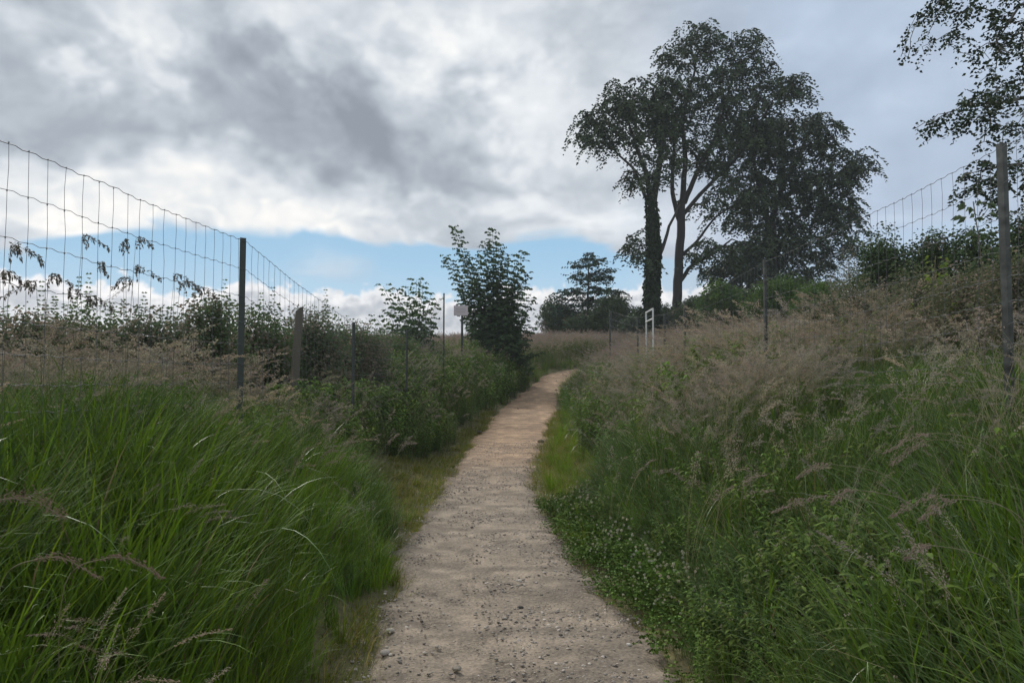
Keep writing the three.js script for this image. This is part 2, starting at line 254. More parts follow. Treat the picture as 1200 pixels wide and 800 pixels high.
// ---------------------------------------------------------------- ground and path
{
  const xs = [], ds = [];
  for (let i = -130; i <= 130; i++) { const s = i / 130; xs.push(Math.sinh(s * 5.2) / Math.sinh(5.2) * 320); }
  for (let d = -40; d < -6; d += 4) ds.push(d); for (let d = -6; d < 14; d += 0.2) ds.push(d); for (let d = 14; d < 60; d += 0.6) ds.push(d); for (let d = 60, k = 2; d < 420; d += k, k *= 1.12) ds.push(d);
  const p = [], uv = [], ix = [], n = xs.length;
  for (const d of ds) for (const x of xs) { p.push(x, groundHeight(x, d), -d); uv.push(x / 1.5, d / 1.5); }
  for (let j = 0; j < ds.length - 1; j++) for (let i = 0; i < n - 1; i++) { const a = j * n + i; ix.push(a, a + 1, a + n + 1, a, a + n + 1, a + n); }
  const g = new THREE.BufferGeometry(); g.setAttribute('position', new THREE.Float32BufferAttribute(p, 3)); g.setAttribute('uv', new THREE.Float32BufferAttribute(uv, 2)); g.setIndex(ix); g.computeVertexNormals();
  const m = part('ground', g, M.soil, scene); tag(m, 'dark earth of the grassy banks under the vegetation', 'ground', null, 'structure');

  const rows = []; for (let d = -4; d < 2; d += 0.2) rows.push(d); for (let d = 2; d < 12; d += 0.035) rows.push(d); for (let d = 12; d < 39; d += 0.09) rows.push(d);
  const C = 56, P = [], U = [], K = [], I = [];
  for (const d of rows) for (let c = 0; c <= C; c++) {
    const u = (c / C * 2 - 1) * 1.35, x = pathX(d) + u, hw = halfW(d) + edgeNoise(x, d), a = Math.abs(u);
    const inside = sstep(hw + 0.2, hw - 0.2, a);
    const lumps = (fbm(x * 5, d * 5 + 3, 3) - 0.5) * (0.022 - 0.016 * sstep(9, 15, d)) + (fbm(x * 22, d * 22, 2) - 0.5) * 0.02 * sstep(12, 8, d) * sstep(0.2, 0.6, fbm(x * 1.3 + 7, d * 1.3, 2)) - 0.02 * Math.exp(-Math.pow((u + 0.32) / 0.22, 2)) * sstep(14, 6, d);
    P.push(x, lerp(baseHeight(x, d) - 0.09, pathY(d) + 0.02 + lumps, inside), -d); U.push(x / 1.6, d / 1.6);
    const sand = sstep(8.5, 17, d + (fbm(x * 0.8, d * 0.5, 3) - 0.5) * 6), damp = fbm(x * 1.1 + 30, d * 0.8, 4) - 0.5;
    const base = mix3([0.53, 0.47, 0.405], [0.78, 0.575, 0.41], sand), k = 1 + damp * 0.35;
    K.push(base[0] * k, base[1] * k, base[2] * k);
  }
  for (let j = 0; j < rows.length - 1; j++) for (let c = 0; c < C; c++) { const a = j * (C + 1) + c; I.push(a, a + 1, a + C + 2, a, a + C + 2, a + C + 1); }
  const pg = new THREE.BufferGeometry(); pg.setAttribute('position', new THREE.Float32BufferAttribute(P, 3)); pg.setAttribute('uv', new THREE.Float32BufferAttribute(U, 2)); pg.setAttribute('color', new THREE.Float32BufferAttribute(K, 3)); pg.setIndex(I); pg.computeVertexNormals();
  const pm = part('path', pg, M.path, scene); tag(pm, 'winding path of pale grit turning to orange sand uphill', 'path', null, 'structure');
}
const pathSurface = (x, d) => pathY(d) + 0.02 + (fbm(x * 5, d * 5 + 3, 3) - 0.5) * (0.022 - 0.016 * sstep(9, 15, d));

// ---------------------------------------------------------------- trees grown towards their crowns
function growTree(o) {
  // o: stems [[Vector3...]], blobs [{c, rx, ry, rz, n}], step, kill, seed -> nodes {p, parent, r}
  const r = rng(o.seed), nodes = [], attr = [];
  for (const s of o.stems) {
    let par = s.from === undefined ? -1 : s.from;
    const curve = new THREE.CatmullRomCurve3(s.pts), L = curve.getLength(), n = Math.max(2, Math.round(L / 0.4));
    s.ids = [];
    for (let i = 0; i <= n; i++) { const p = curve.getPointAt(i / n); if (i > 0 && i < n) { p.x += (r() - 0.5) * 0.06; p.z += (r() - 0.5) * 0.06; } nodes.push({ p, par, min: lerp(s.r0, s.r1, i / n), kids: 0, stem: true }); par = nodes.length - 1; s.ids.push(par); }
    if (s.attach) { let best = 0, bd = 1e9; for (let k = 0; k < s.ids[0]; k++) { const dd = nodes[k].p.distanceToSquared(s.pts[0]); if (dd < bd) { bd = dd; best = k; } } nodes[s.ids[0]].par = best; }
  }
  for (const b of o.blobs) for (let c = 0; c < b.n * (o.clump ? 0.6 : 1); c++) {
    let x, y, z; do { x = r() * 2 - 1; y = r() * 2 - 1; z = r() * 2 - 1; } while (x * x + y * y + z * z > 1);
    const cx = b.c.x + x * b.rx, cy = b.c.y + y * b.ry, cz = b.c.z + z * b.rz, k = (o.clump ? 8 : 4) + Math.floor(r() * 5);
    for (let i = 0; i < k; i++) attr.push({ p: V(cx + (r() - 0.5) * 1.15 * (o.jit ?? 1), cy + (r() - 0.5) * 0.85 * (o.jit ?? 1), cz + (r() - 0.5) * 1.15 * (o.jit ?? 1)), n: 0, d: 1e9, on: true });
  }
  const near = (from) => { for (const a of attr) if (a.on) for (let k = from; k < nodes.length; k++) { const dd = a.p.distanceToSquared(nodes[k].p); if (dd < a.d) { a.d = dd; a.n = k; } } };
  near(0);
  const kill = o.kill * o.kill; let from = 0;
  for (let it = 0; it < 140; it++) {
    const pull = new Map();
    for (const a of attr) { if (!a.on) continue; if (a.d < kill) { a.on = false; continue; } const e = pull.get(a.n) || V(0, 0, 0); e.add(V(0, 0, 0).subVectors(a.p, nodes[a.n].p).normalize()); pull.set(a.n, e); }
    if (!pull.size) break;
    from = nodes.length;
    for (const [n, e] of pull) { if (nodes[n].kids > 4) continue; if (e.length() < 0.05) e.set(r() - 0.5, r() - 0.5, r() - 0.5); e.normalize(); e.x += (r() - 0.5) * 0.5; e.y += (r() - 0.5) * 0.4 + 0.05; e.z += (r() - 0.5) * 0.5; e.normalize(); nodes.push({ p: nodes[n].p.clone().addScaledVector(e, o.step), par: n, min: 0, kids: 0 }); nodes[n].kids++; }
    if (from === nodes.length) break;
    near(from);
  }
  for (const n of nodes) n.a = 0;
  for (let k = nodes.length - 1; k >= 0; k--) { const n = nodes[k]; if (n.a === 0) n.tip = true; n.r = Math.max(n.min, Math.pow(n.a || Math.pow(o.tip, 2.4), 1 / 2.4)); if (n.par >= 0 && n.par < k) nodes[n.par].a += Math.pow(Math.min(n.r, o.cap || 0.05), 2.4); }
  return nodes;
}
function limbMesh(nodes, origin, barkC, r, rMin = 0.006) {
  const s = new Soup(), chainDone = new Uint8Array(nodes.length), kids = nodes.map(() => []);
  nodes.forEach((n, k) => { if (n.par >= 0) kids[n.par].push(k); });
  const start = []; nodes.forEach((n, k) => { if (n.par < 0) start.push([k, -1]); });
  while (start.length) {
    let [k, p] = start.pop(); const pts = [], rad = [];
    if (p >= 0) { pts.push(nodes[p].p.clone().sub(origin)); rad.push(Math.min(nodes[p].r, nodes[k].r * 1.15)); }
    while (k !== undefined && !chainDone[k]) { chainDone[k] = 1; pts.push(nodes[k].p.clone().sub(origin)); rad.push(Math.max(nodes[k].r, rMin)); const ks = kids[k].slice().sort((a, b) => nodes[b].r - nodes[a].r); for (let q = 1; q < ks.length; q++) start.push([ks[q], k]); k = ks[0]; }
    if (pts.length > 1) tubeAlong(pts, rad, rad[0] > 0.12 ? 9 : rad[0] > 0.04 ? 6 : 4, s, vary(barkC, r, 0.12));
  }
  return s;
}
function leafMesh(nodes, origin, o, r) {
  const s = new Soup();
  for (let k = 0; k < nodes.length; k++) {
    const n = nodes[k]; if (n.stem || n.r > o.twig) continue;
    const cl = vary(o.color, r, 0.22), cnt = Math.round(o.per * (0.5 + r()));
    const sprays = o.sprays || 2;
    for (let q = 0; q < sprays; q++) {                   // leaves set along drooping sprays
      const a = r() * 6.2832, len = o.reach * (0.5 + r()), dy = (r() - 0.45) * 0.9; let x = n.p.x - origin.x, y = n.p.y - origin.y, z = n.p.z - origin.z, vx = Math.cos(a), vy = dy, vz = Math.sin(a);
      const m = Math.max(3, Math.round(cnt / sprays)), st = len / m;
      for (let i = 0; i < m; i++) {
        vy -= o.droop / m; const L = Math.hypot(vx, vy, vz); x += vx / L * st; y += vy / L * st; z += vz / L * st;
        const sd = i % 2 ? 1 : -1, lx = -vz * sd + vx * 0.6 + (r() - 0.5) * 0.6, lz = vx * sd + vz * 0.6 + (r() - 0.5) * 0.6;
        leaf(s, x, y, z, lx, (r() - 0.75) * o.hang, lz, o.len * (0.7 + 0.6 * r()), o.wid * (0.7 + 0.6 * r()), vary(cl, r, 0.15), r);
      }
    }
  }
  return s;
}
const blob = (px, py, d, w, h, n, dz = 0) => { const k = d / F; return { c: at(px, py, d + dz), rx: w * k, ry: h * k, rz: Math.max(1.0, (w + h) * 0.5 * k * 0.8), n }; };
const GREENS = { deep: [0.035, 0.055, 0.022], mid: [0.065, 0.105, 0.034], fresh: [0.075, 0.125, 0.03], blue: [0.062, 0.10, 0.05], olive: [0.07, 0.085, 0.028] };
function tree(name, label, category, group, o) {
  const base = o.base, g = thing(name, label, category, [base.x, base.y, base.z], group), r = rng(o.seed + 77);
  const nodes = growTree(o), limbs = limbMesh(nodes, base, o.bark || [0.085, 0.08, 0.07], r);
  part('trunk', limbs.geo(), M.bark, g);
  const cr = part('crown', leafMesh(nodes, base, o.leaves, r).geo(), o.leafMat || M.leaf, g);
  if (o.ivy) {
    const s = new Soup(), rr = rng(o.seed + 5);
    for (const st of o.stems) { if (!st.ivy) continue; for (const id of st.ids) { const n = nodes[id], f = clamp(1 - (n.p.y - base.y) / st.ivy); if (f <= 0) continue; for (let i = 0; i < 300 * clamp(f * 3, 0.15, 1); i++) { const a = rr() * 6.2832, q = n.r + 0.03 + rr() * rr() * 0.2 * (0.4 + f); leaf(s, n.p.x - base.x + Math.cos(a) * q, n.p.y - base.y + (rr() - 0.5) * 0.45, n.p.z - base.z + Math.sin(a) * q, Math.cos(a) * 0.6 + rr() - 0.5, -0.5 - rr(), Math.sin(a) * 0.6 + rr() - 0.5, 0.13 + 0.08 * rr(), 0.13, vary([0.03, 0.052, 0.022], rr, 0.25), rr); } } }
    part('ivy', s.geo(), M.leaf, g);
  }
  return { g, nodes };
}
const ground = (px, d) => { const p = at(px, 448, d); p.y = Y(p.x, p.z) - 0.12; return p; };
{
  const LV = { per: 44, sprays: 4, reach: 0.95, droop: 2.1, hang: 1.3, len: 0.19, wid: 0.1, twig: 0.035, color: [0.055, 0.08, 0.042] };
  // slender tree clothed in ivy
  let d = 39, b = ground(765, d);
  tree('tall_tree', 'slender tree with an ivy-covered trunk and a drooping crown', 'tree', 'trees standing on the rise', {
    seed: 11, clump: true, base: b, ivy: true, step: 0.34, kill: 0.5, tip: 0.011, bark: [0.055, 0.055, 0.045],
    stems: [{ pts: [b, at(764, 350, d), at(766, 300, d), at(765, 260, d), at(761, 222, d)], r0: 0.26, r1: 0.17, ivy: 9 }, { attach: true, pts: [at(764, 245, d), at(758, 205, d), at(745, 170, d), at(735, 135, d)], r0: 0.17, r1: 0.05, ivy: 6.5 },
      { attach: true, pts: [at(765, 240, d), at(772, 200, d), at(778, 150, d), at(775, 110, d)], r0: 0.2, r1: 0.06 }, { attach: true, pts: [at(756, 230, d), at(742, 198, d), at(722, 178, d), at(712, 160, d)], r0: 0.1, r1: 0.03 }, { attach: true, pts: [at(767, 318, d), at(778, 285, d), at(786, 262, d), at(797, 240, d)], r0: 0.12, r1: 0.05 }],
    blobs: [blob(702, 150, d, 26, 26, 22), blob(728, 125, d, 30, 24, 26), blob(752, 150, d, 34, 40, 34), blob(748, 206, d, 20, 11, 8), blob(690, 160, d, 14, 14, 5), blob(744, 289, d, 14, 12, 7), blob(775, 190, d, 18, 30, 10), blob(770, 110, d, 36, 26, 24)],
    leaves: LV });
  // the tallest tree with several upright stems
  d = 40.5; b = ground(795, d);
  tree('tall_tree', 'tallest bare-trunked tree with steep limbs beside the ivy-covered trunk', 'tree', 'trees standing on the rise', {
    seed: 23, clump: true, base: b, step: 0.36, kill: 0.52, tip: 0.011, bark: [0.045, 0.042, 0.038],
    stems: [{ pts: [b, at(794, 340, d), at(797, 290, d), at(799, 235, d)], r0: 0.28, r1: 0.21 }, { attach: true, pts: [at(799, 240, d), at(803, 190, d), at(801, 140, d), at(815, 80, d)], r0: 0.17, r1: 0.06 },
      { attach: true, pts: [at(799, 245, d), at(816, 205, d), at(838, 160, d), at(858, 95, d)], r0: 0.15, r1: 0.06 }, { attach: true, pts: [at(798, 255, d), at(828, 220, d), at(868, 180, d), at(905, 120, d)], r0: 0.12, r1: 0.05 },
      { attach: true, pts: [at(797, 260, d), at(788, 225, d), at(790, 180, d), at(788, 120, d)], r0: 0.14, r1: 0.05 }, { attach: true, pts: [at(797, 330, d), at(812, 310, d), at(835, 298, d), at(858, 280, d)], r0: 0.12, r1: 0.04 }, { attach: true, pts: [at(797, 300, d), at(815, 285, d), at(838, 255, d), at(860, 240, d)], r0: 0.1, r1: 0.04 }],
    blobs: [blob(800, 60, d, 22, 26, 20), blob(830, 45, d, 26, 18, 18), blob(862, 55, d, 30, 24, 24), blob(895, 62, d, 22, 22, 12), blob(905, 98, d, 34, 20, 20), blob(930, 92, d, 16, 8, 6), blob(800, 120, d, 38, 34, 34), blob(850, 110, d, 46, 40, 52), blob(880, 145, d, 46, 34, 46), blob(830, 180, d, 50, 30, 38), blob(780, 155, d, 24, 30, 16), blob(855, 235, d, 36, 22, 16), blob(860, 292, d, 34, 20, 22), blob(820, 285, d, 16, 18, 6)],
    leaves: LV });
  // the broad dark tree
  d = 43; b = ground(905, d);
  tree('broad_tree', 'broad dark tree with a dense rounded crown reaching nearly to the ground', 'tree', 'trees standing on the rise', {
    seed: 37, clump: true, base: b, step: 0.36, kill: 0.52, tip: 0.012, bark: [0.05, 0.048, 0.045],
    stems: [{ pts: [b, at(905, 340, d), at(905, 300, d), at(903, 262, d)], r0: 0.48, r1: 0.3 }, { attach: true, pts: [at(903, 265, d), at(915, 225, d), at(935, 185, d), at(950, 150, d)], r0: 0.2, r1: 0.05 }, { attach: true, pts: [at(903, 270, d), at(893, 230, d), at(885, 195, d), at(880, 160, d)], r0: 0.2, r1: 0.05 }, { attach: true, pts: [at(905, 285, d), at(935, 255, d), at(965, 240, d), at(990, 225, d)], r0: 0.14, r1: 0.04 }],
    blobs: [blob(900, 160, d, 44, 34, 40), blob(940, 165, d, 40, 30, 34), blob(968, 150, d, 16, 22, 12), blob(985, 190, d, 28, 24, 24), blob(1008, 190, d, 16, 20, 9), blob(960, 225, d, 48, 34, 44), blob(905, 225, d, 50, 42, 62), blob(995, 245, d, 22, 24, 14), blob(985, 290, d, 22, 14, 9), blob(930, 285, d, 50, 28, 40), blob(890, 305, d, 44, 26, 34), blob(955, 310, d, 30, 18, 14), blob(860, 315, d, 32, 18, 26), blob(930, 335, d, 60, 16, 34), blob(880, 270, d, 34, 30, 26), blob(965, 265, d, 30, 26, 20)],
    leaves: { ...LV, per: 58 } });
  // the young tree alone at the edge of the blue strip
  d = 46; b = ground(688, d);
  tree('young_tree', 'young blue-green tree with a pointed top standing alone beyond the meadow', 'tree', null, {
    seed: 41, base: b, step: 0.26, kill: 0.36, tip: 0.01, bark: [0.09, 0.08, 0.07],
    stems: [{ pts: [b, at(689, 350, d), at(690, 320, d), at(689, 296, d)], r0: 0.13, r1: 0.02 }],
    blobs: [blob(688, 303, d, 7, 10, 6), blob(695, 322, d, 16, 12, 12), blob(676, 318, d, 10, 5, 4), blob(690, 345, d, 26, 16, 28), blob(715, 345, d, 14, 12, 8), blob(668, 350, d, 14, 12, 8), blob(690, 368, d, 34, 12, 26)],
    leaves: { ...LV, per: 22, len: 0.17, wid: 0.09, reach: 0.42, droop: 0.5, color: [0.04, 0.075, 0.045] } });
  // the beech whose branches hang into the view
  d = 13; b = V(14.2, 0, -13.5); b.y = Y(b.x, b.z) - 0.15;
  const hp = (px, py, dd) => at(px, py, dd);
  tree('beech_tree', 'beech whose drooping leafy branches hang over the steel fence post', 'tree', null, {
    seed: 53, jit: 0.4, base: b, step: 0.15, kill: 0.2, tip: 0.005, cap: 0.09, bark: [0.12, 0.115, 0.105],
    stems: [{ pts: [b, V(14.1, 5, -13.4), V(13.8, 9, -13.3), V(13.6, 13, -13.2)], r0: 0.42, r1: 0.2 },
      { attach: true, pts: [V(13.9, 8.4, -13.3), hp(1330, -60, 13), hp(1260, -40, 13), hp(1185, -25, 13), hp(1120, -20, 13)], r0: 0.12, r1: 0.02 },
      { attach: true, pts: [V(14, 7.4, -13.3), hp(1330, 10, 12.6), hp(1250, 20, 12.6), hp(1205, 0, 12.6), hp(1190, 15, 12.6), hp(1168, 50, 12.6)], r0: 0.09, r1: 0.008 },
      { attach: true, pts: [V(14, 6.4, -13.4), hp(1330, 90, 12.4), hp(1250, 100, 12.4), hp(1190, 118, 12.4), hp(1130, 122, 12.4)], r0: 0.08, r1: 0.01 },
      { attach: true, pts: [V(14.1, 4.8, -13.4), hp(1320, 195, 12.2), hp(1250, 190, 12.2), hp(1190, 192, 12.2), hp(1150, 200, 12.2)], r0: 0.07, r1: 0.01 }],
    blobs: [blob(1105, 8, 13, 22, 12, 8), blob(1103, 35, 13, 7, 16, 4), blob(1135, 12, 13, 8, 14, 4), blob(1170, 15, 12.7, 14, 22, 9), blob(1195, 30, 12.6, 16, 40, 16), blob(1178, 65, 12.6, 14, 14, 7), blob(1190, 90, 12.5, 16, 24, 12), blob(1130, 128, 12.4, 26, 12, 12), blob(1100, 138, 12.4, 12, 7, 4), blob(1160, 132, 12.4, 18, 16, 10), blob(1172, 158, 12.4, 10, 9, 4), blob(1195, 128, 12.4, 14, 18, 9), blob(1155, 207, 12.2, 24, 14, 12), blob(1185, 205, 12.2, 20, 22, 13), blob(1135, 220, 12.2, 10, 9, 4), blob(1200, 235, 12.2, 12, 14, 6), blob(1250, 60, 13, 40, 90, 30), blob(1260, 200, 12.6, 40, 50, 18), { c: V(14.2, 11, -13.4), rx: 3.2, ry: 3.4, rz: 3.2, n: 40 }],
    leaves: { per: 10, sprays: 2, reach: 0.22, droop: 1.9, hang: 0.9, len: 0.075, wid: 0.05, twig: 0.02, color: [0.035, 0.055, 0.025] } });
}
console.log('trees done');

// ---------------------------------------------------------------- saplings and bushes
function stemBush(name, label, category, group, base, stems, o) {   // upright leafy shoots from one root
  const g = thing(name, label, category, [base.x, base.y, base.z], group), r = rng(o.seed), w = new Soup(), s = new Soup();
  for (const tip of stems) {
    const t = tip.clone().sub(base), c1 = V(t.x * 0.25 + (r() - 0.5) * 0.15, t.y * 0.4, t.z * 0.4 + (r() - 0.5) * 0.15), cv = new THREE.QuadraticBezierCurve3(V((r() - 0.5) * o.foot, 0, (r() - 0.5) * o.foot), c1, t), L = cv.getLength(), n = Math.max(5, Math.round(L / 0.2));
    tubeAlong(cv.getPoints(n), Array.from({ length: n + 1 }, (_, i) => lerp(o.rad, 0.004, i / n)), 4, w, vary([0.09, 0.08, 0.06], r, 0.1));
    const nodes = Math.round(L / o.gap);
    for (let i = Math.round(nodes * o.bare); i <= nodes; i++) {
      const f = i / nodes, p = cv.getPoint(f), a0 = i * 1.57 + r() * 0.7, cl = vary(o.color, r, 0.2);
      for (let q = 0; q < 2; q++) {                       // side twigs in pairs, with a few leaves each
        const a = a0 + q * Math.PI, tw = o.side * (1 - f * 0.75) * (0.4 + r() * 0.8), m = Math.max(2, Math.round(tw / o.gap * 1.6));
        let x = p.x, y = p.y, z = p.z, vx = Math.cos(a), vz = Math.sin(a), vy = 0.5;
        for (let k = 0; k < m; k++) { x += vx * tw / m; y += vy * tw / m; z += vz * tw / m; vy -= 0.9 / m; for (const sd of [-1, 1]) leaf(s, x, y, z, vx * 0.6 - vz * sd + (r() - 0.5) * 0.5, (r() - 0.72) * 0.9, vz * 0.6 + vx * sd + (r() - 0.5) * 0.5, o.len * (0.6 + 0.7 * r()), o.wid * (0.6 + 0.7 * r()), vary(cl, r, 0.18), r); }
      }
    }
  }
  part('stem', w.geo(), M.bark, g); part('foliage', s.geo(), o.mat || M.leaf, g); return g;
}
function domeBush(name, label, category, group, px, top, d, wpx, o) {   // a rounded mass of leaves on arching stems
  const k = d / F, base = ground(px, d), T = at(px, top, d), h = Math.max(0.5, T.y - base.y), rx = wpx * k, r = rng(o.seed);
  const g = thing(name, label, category, [base.x, base.y, base.z], group), w = new Soup(), s = new Soup(), n = Math.round((o.n || 60) * clamp(rx * h / 2.2, 0.6, 3));
  for (let q = 0; q < n; q++) {
    const a = r() * 6.2832, f = Math.sqrt(r()), ex = Math.cos(a) * f * rx, ez = Math.sin(a) * f * rx * 0.8, lump = 0.72 + 0.5 * fbm(ex * 1.3 + px, ez * 1.3 + d, 2), eh = h * (1 - 0.35 * f * f) * lump * (0.85 + 0.25 * r());
    const cv = new THREE.QuadraticBezierCurve3(V(ex * 0.25, 0, ez * 0.25), V(ex * 0.45, eh * 0.85, ez * 0.45), V(ex, eh, ez));
    if (q % 3 === 0) tubeAlong(cv.getPoints(7), [0.014, 0.013, 0.012, 0.01, 0.009, 0.007, 0.005, 0.003], 3, w, vary([0.08, 0.065, 0.05], r, 0.2));
    const cl = vary(o.color, r, 0.25), m = o.per || 46, red = r() < (o.dry || 0);
    for (let i = 0; i < m; i++) {
      const t = 0.25 + 0.75 * Math.sqrt(r()), p = cv.getPoint(t), b = r() * 6.2832, q2 = 0.04 + r() * 0.22 * (o.spread || 1);
      leaf(s, p.x + Math.cos(b) * q2, p.y + (r() - 0.4) * 0.25, p.z + Math.sin(b) * q2, Math.cos(b) + (r() - 0.5), (r() - 0.6) * 1.1, Math.sin(b) + (r() - 0.5), o.len * (0.6 + 0.7 * r()), o.wid * (0.6 + 0.7 * r()), vary(red ? [0.26, 0.21, 0.16] : cl, r, 0.18), r);
    }
    if (o.spire && q % 4 === 0) { const hh = 0.15 + 0.3 * r(), tip = cv.getPoint(1); for (let i = 0; i < 9; i++) for (const sd of [0, Math.PI]) { const b = i * 1.57 + sd, y = hh * i / 8; leaf(s, tip.x, tip.y + y, tip.z, Math.cos(b), 0.25, Math.sin(b), (0.09 - 0.006 * i), 0.03, vary(cl, r, 0.15), r); } }
  }
  part('stem', w.geo(), M.bark, g); part('foliage', s.geo(), o.mat || M.leaf, g); return g;
}
{
  const d = 29, base = ground(582, d);
  stemBush('sapling_clump', 'tall clump of leafy sycamore shoots at the bend of the path beside the notice', 'sapling', null, base,
    [[531, 266, 0], [522, 300, .2], [545, 300, -.3], [560, 300, .3], [577, 270, 0], [568, 285, -.4], [584, 288, .3], [592, 300, -.2], [600, 310, .4], [612, 296, 0], [618, 320, -.4], [606, 325, .2], [556, 330, .5], [586, 320, -.5], [538, 340, .3], [622, 350, .3], [570, 345, .7], [600, 350, .6], [548, 375, .5], [624, 385, .2], [580, 380, .9], [605, 390, .9], [560, 390, .9], [615, 400, 1.2], [592, 395, 1.3], [575, 400, 1.2], [628, 415, .9], [552, 385, 1.2], [566, 372, 1.0], [596, 372, 1.1], [612, 370, .8], [585, 360, .9], [600, 405, 1.5], [570, 410, 1.5], [548, 405, 1.0]].map(([x, y, z]) => at(x, y, d - z)),
    { seed: 61, foot: 0.9, rad: 0.028, gap: 0.1, bare: 0.03, side: 0.95, len: 0.125, wid: 0.09, mat: M.leafThin, color: [0.06, 0.10, 0.042] });
  const d2 = 23, b2 = ground(487, d2);
  stemBush('sapling_clump', 'lower clump of leafy shoots behind the thin steel post and the notice', 'sapling', null, b2,
    [[449, 335, 0], [465, 340, .3], [478, 338, 0], [488, 328, .2], [496, 332, -.2], [505, 345, .2], [512, 352, 0], [455, 365, .3], [470, 365, .4], [492, 360, .5], [508, 375, .6], [440, 372, .2], [482, 380, .8], [460, 385, .8], [500, 390, .8]].map(([x, y, z]) => at(x, y, d2 - z)),
    { seed: 67, foot: 0.8, rad: 0.018, gap: 0.13, bare: 0.15, side: 0.7, len: 0.12, wid: 0.085, mat: M.leafThin, color: [0.075, 0.12, 0.05] });
  // bushes of the hedge behind the wire fence
  const HB = [[-45, 372, 8.5, 70, 'dark bramble bush at the hedge end where the fence wire spans free'], [30, 373, 8.8, 66, 'grey-green bramble bush behind the wire beside drooping grass heads'], [105, 369, 9.2, 62, 'bramble bush with leafy spires behind the middle of the fence span'], [175, 366, 9.6, 60, 'bramble bush with fine leafy shoots a step from the tall steel post'], [240, 349, 10, 48, 'taller bramble bush directly beside the tall steel post'], [305, 352, 11.5, 46, 'bramble bush between the tall steel post and the old wooden stake'], [362, 358, 12.5, 48, 'bramble bush behind the old wooden stake'], [418, 366, 15, 46, 'bramble bush behind the short dark fence post'], [452, 372, 19, 40, 'small dark bramble bush at the foot of the lower sapling clump']];
  HB.forEach(([px, top, dd, w, label], i) => domeBush('bramble_bush', label, 'bush', 'bramble bushes of the hedge behind the fence', px, top + (i === 4 ? 26 : 14), dd, w, { seed: 100 + i, len: 0.048, wid: 0.034, color: mix3([0.13, 0.17, 0.095], [0.12, 0.175, 0.065], (i * 0.37) % 1), mat: M.leafThin, per: 96, n: 185, spire: true, dry: 0.28 }));
  // bushes round the feet of the trees
  const RB = [[655, 358, 47, 26, 'low bush at the far end of the meadow by the sapling clump', 0], [722, 352, 44, 24, 'loose bush between the young tree and the ivy-covered trunk', 0], [750, 362, 40, 22, 'low bush at the foot of the ivy-covered trunk', 0], [815, 352, 37, 24, 'dark bush between the bare trunk and the broad tree', 0], [848, 338, 31, 30, 'bright green hawthorn bush just before the broad tree', 1], [912, 330, 26, 36, 'wide green hawthorn bush behind the slender steel post', 1], [962, 330, 24, 32, 'green hawthorn bush at the right-angled end of the broad tree shadow', 1], [1000, 318, 20, 26, 'grey-green bush with drooping grass heads before it', 2], [1040, 276, 18, 32, 'dark rounded thorn bush under the sagging fence wires', 0], [1095, 268, 17, 34, 'dark thorn bush behind the yellow-green seedling', 0], [1150, 282, 16, 34, 'thorn bush behind the layered maple seedling', 0], [1205, 262, 14, 34, 'thorn bush beneath the beech branches', 0], [975, 352, 15, 24, 'low dark bush in the brown grass up the slope', 0], [1010, 335, 13, 40, 'bramble mound in the brown grass behind the wires', 2], [1075, 328, 11, 46, 'bramble mound below the yellow-green seedling', 2], [1135, 322, 9.5, 46, 'bramble mound at the foot of the maple seedling', 2], [1190, 318, 8.5, 40, 'bramble mound beyond the weathered angle-iron post', 2], [690, 366, 45, 30, 'low wide bush under the young tree', 0], [778, 358, 41, 20, 'dark bush in the gap between the ivy-covered trunk and the bare trunk', 0], [838, 352, 38, 26, 'dark bush behind the bright green hawthorn', 0], [880, 345, 36, 34, 'dense dark bush under the broad tree', 0], [935, 345, 34, 34, 'dense dark bush at the foot of the broad tree', 0]];
  RB[6][4] = 'green hawthorn bush under the drooping side of the broad tree';
  RB.forEach(([px, top, dd, w, label, t], i) => domeBush(t === 1 ? 'hawthorn_bush' : 'thorn_bush', label, 'bush', t === 1 ? 'hawthorn bushes before the broad tree' : null, px, top, dd, w, { seed: 200 + i, len: dd > 30 ? 0.12 : t === 2 ? 0.048 : 0.075, wid: dd > 30 ? 0.075 : t === 2 ? 0.026 : 0.05, color: t === 1 ? [0.095, 0.165, 0.035] : t === 2 ? [0.13, 0.15, 0.075] : dd > 39 ? [0.095, 0.135, 0.065] : [0.07, 0.11, 0.036], per: 80, n: 110, dry: t === 2 ? 0.3 : 0.03, mat: t ? M.leafThin : M.leaf }));
  // two seedlings by the fence
  const sd = 6.4, sp = ground(1150, sd), sg = thing('maple_seedling', 'maple seedling with tiers of broad leaves beside the steel fence post', 'seedling', [sp.x, sp.y, sp.z]), r = rng(303), w = new Soup(), s = new Soup();
  { const pts = [V(0, 0, 0), at(1154, 360, sd).sub(sp), at(1150, 300, sd).sub(sp), at(1141, 236, sd).sub(sp)], cv = new THREE.CatmullRomCurve3(pts); tubeAlong(cv.getPoints(12), 0.005, 4, w, [0.14, 0.12, 0.08]);
    for (const [f, n, l] of [[0.6, 3, 0.07], [0.7, 4, 0.08], [0.8, 4, 0.085], [0.9, 5, 0.095], [0.97, 7, 0.09]]) for (let i = 0; i < n; i++) { const p = cv.getPoint(f), a = i / n * 6.28 + r(), q = 0.05 + 0.07 * r(); for (const da of [-0.5, 0, 0.5]) leaf(s, p.x + Math.cos(a) * q, p.y + 0.02, p.z + Math.sin(a) * q, Math.cos(a + da), -0.25 - 0.4 * r(), Math.sin(a + da), l * (da ? 0.75 : 1), 0.04, vary([0.10, 0.14, 0.07], r, 0.15), r); } }
  part('stem', w.geo(), M.bark, sg); part('foliage', s.geo(), M.leafThin, sg);
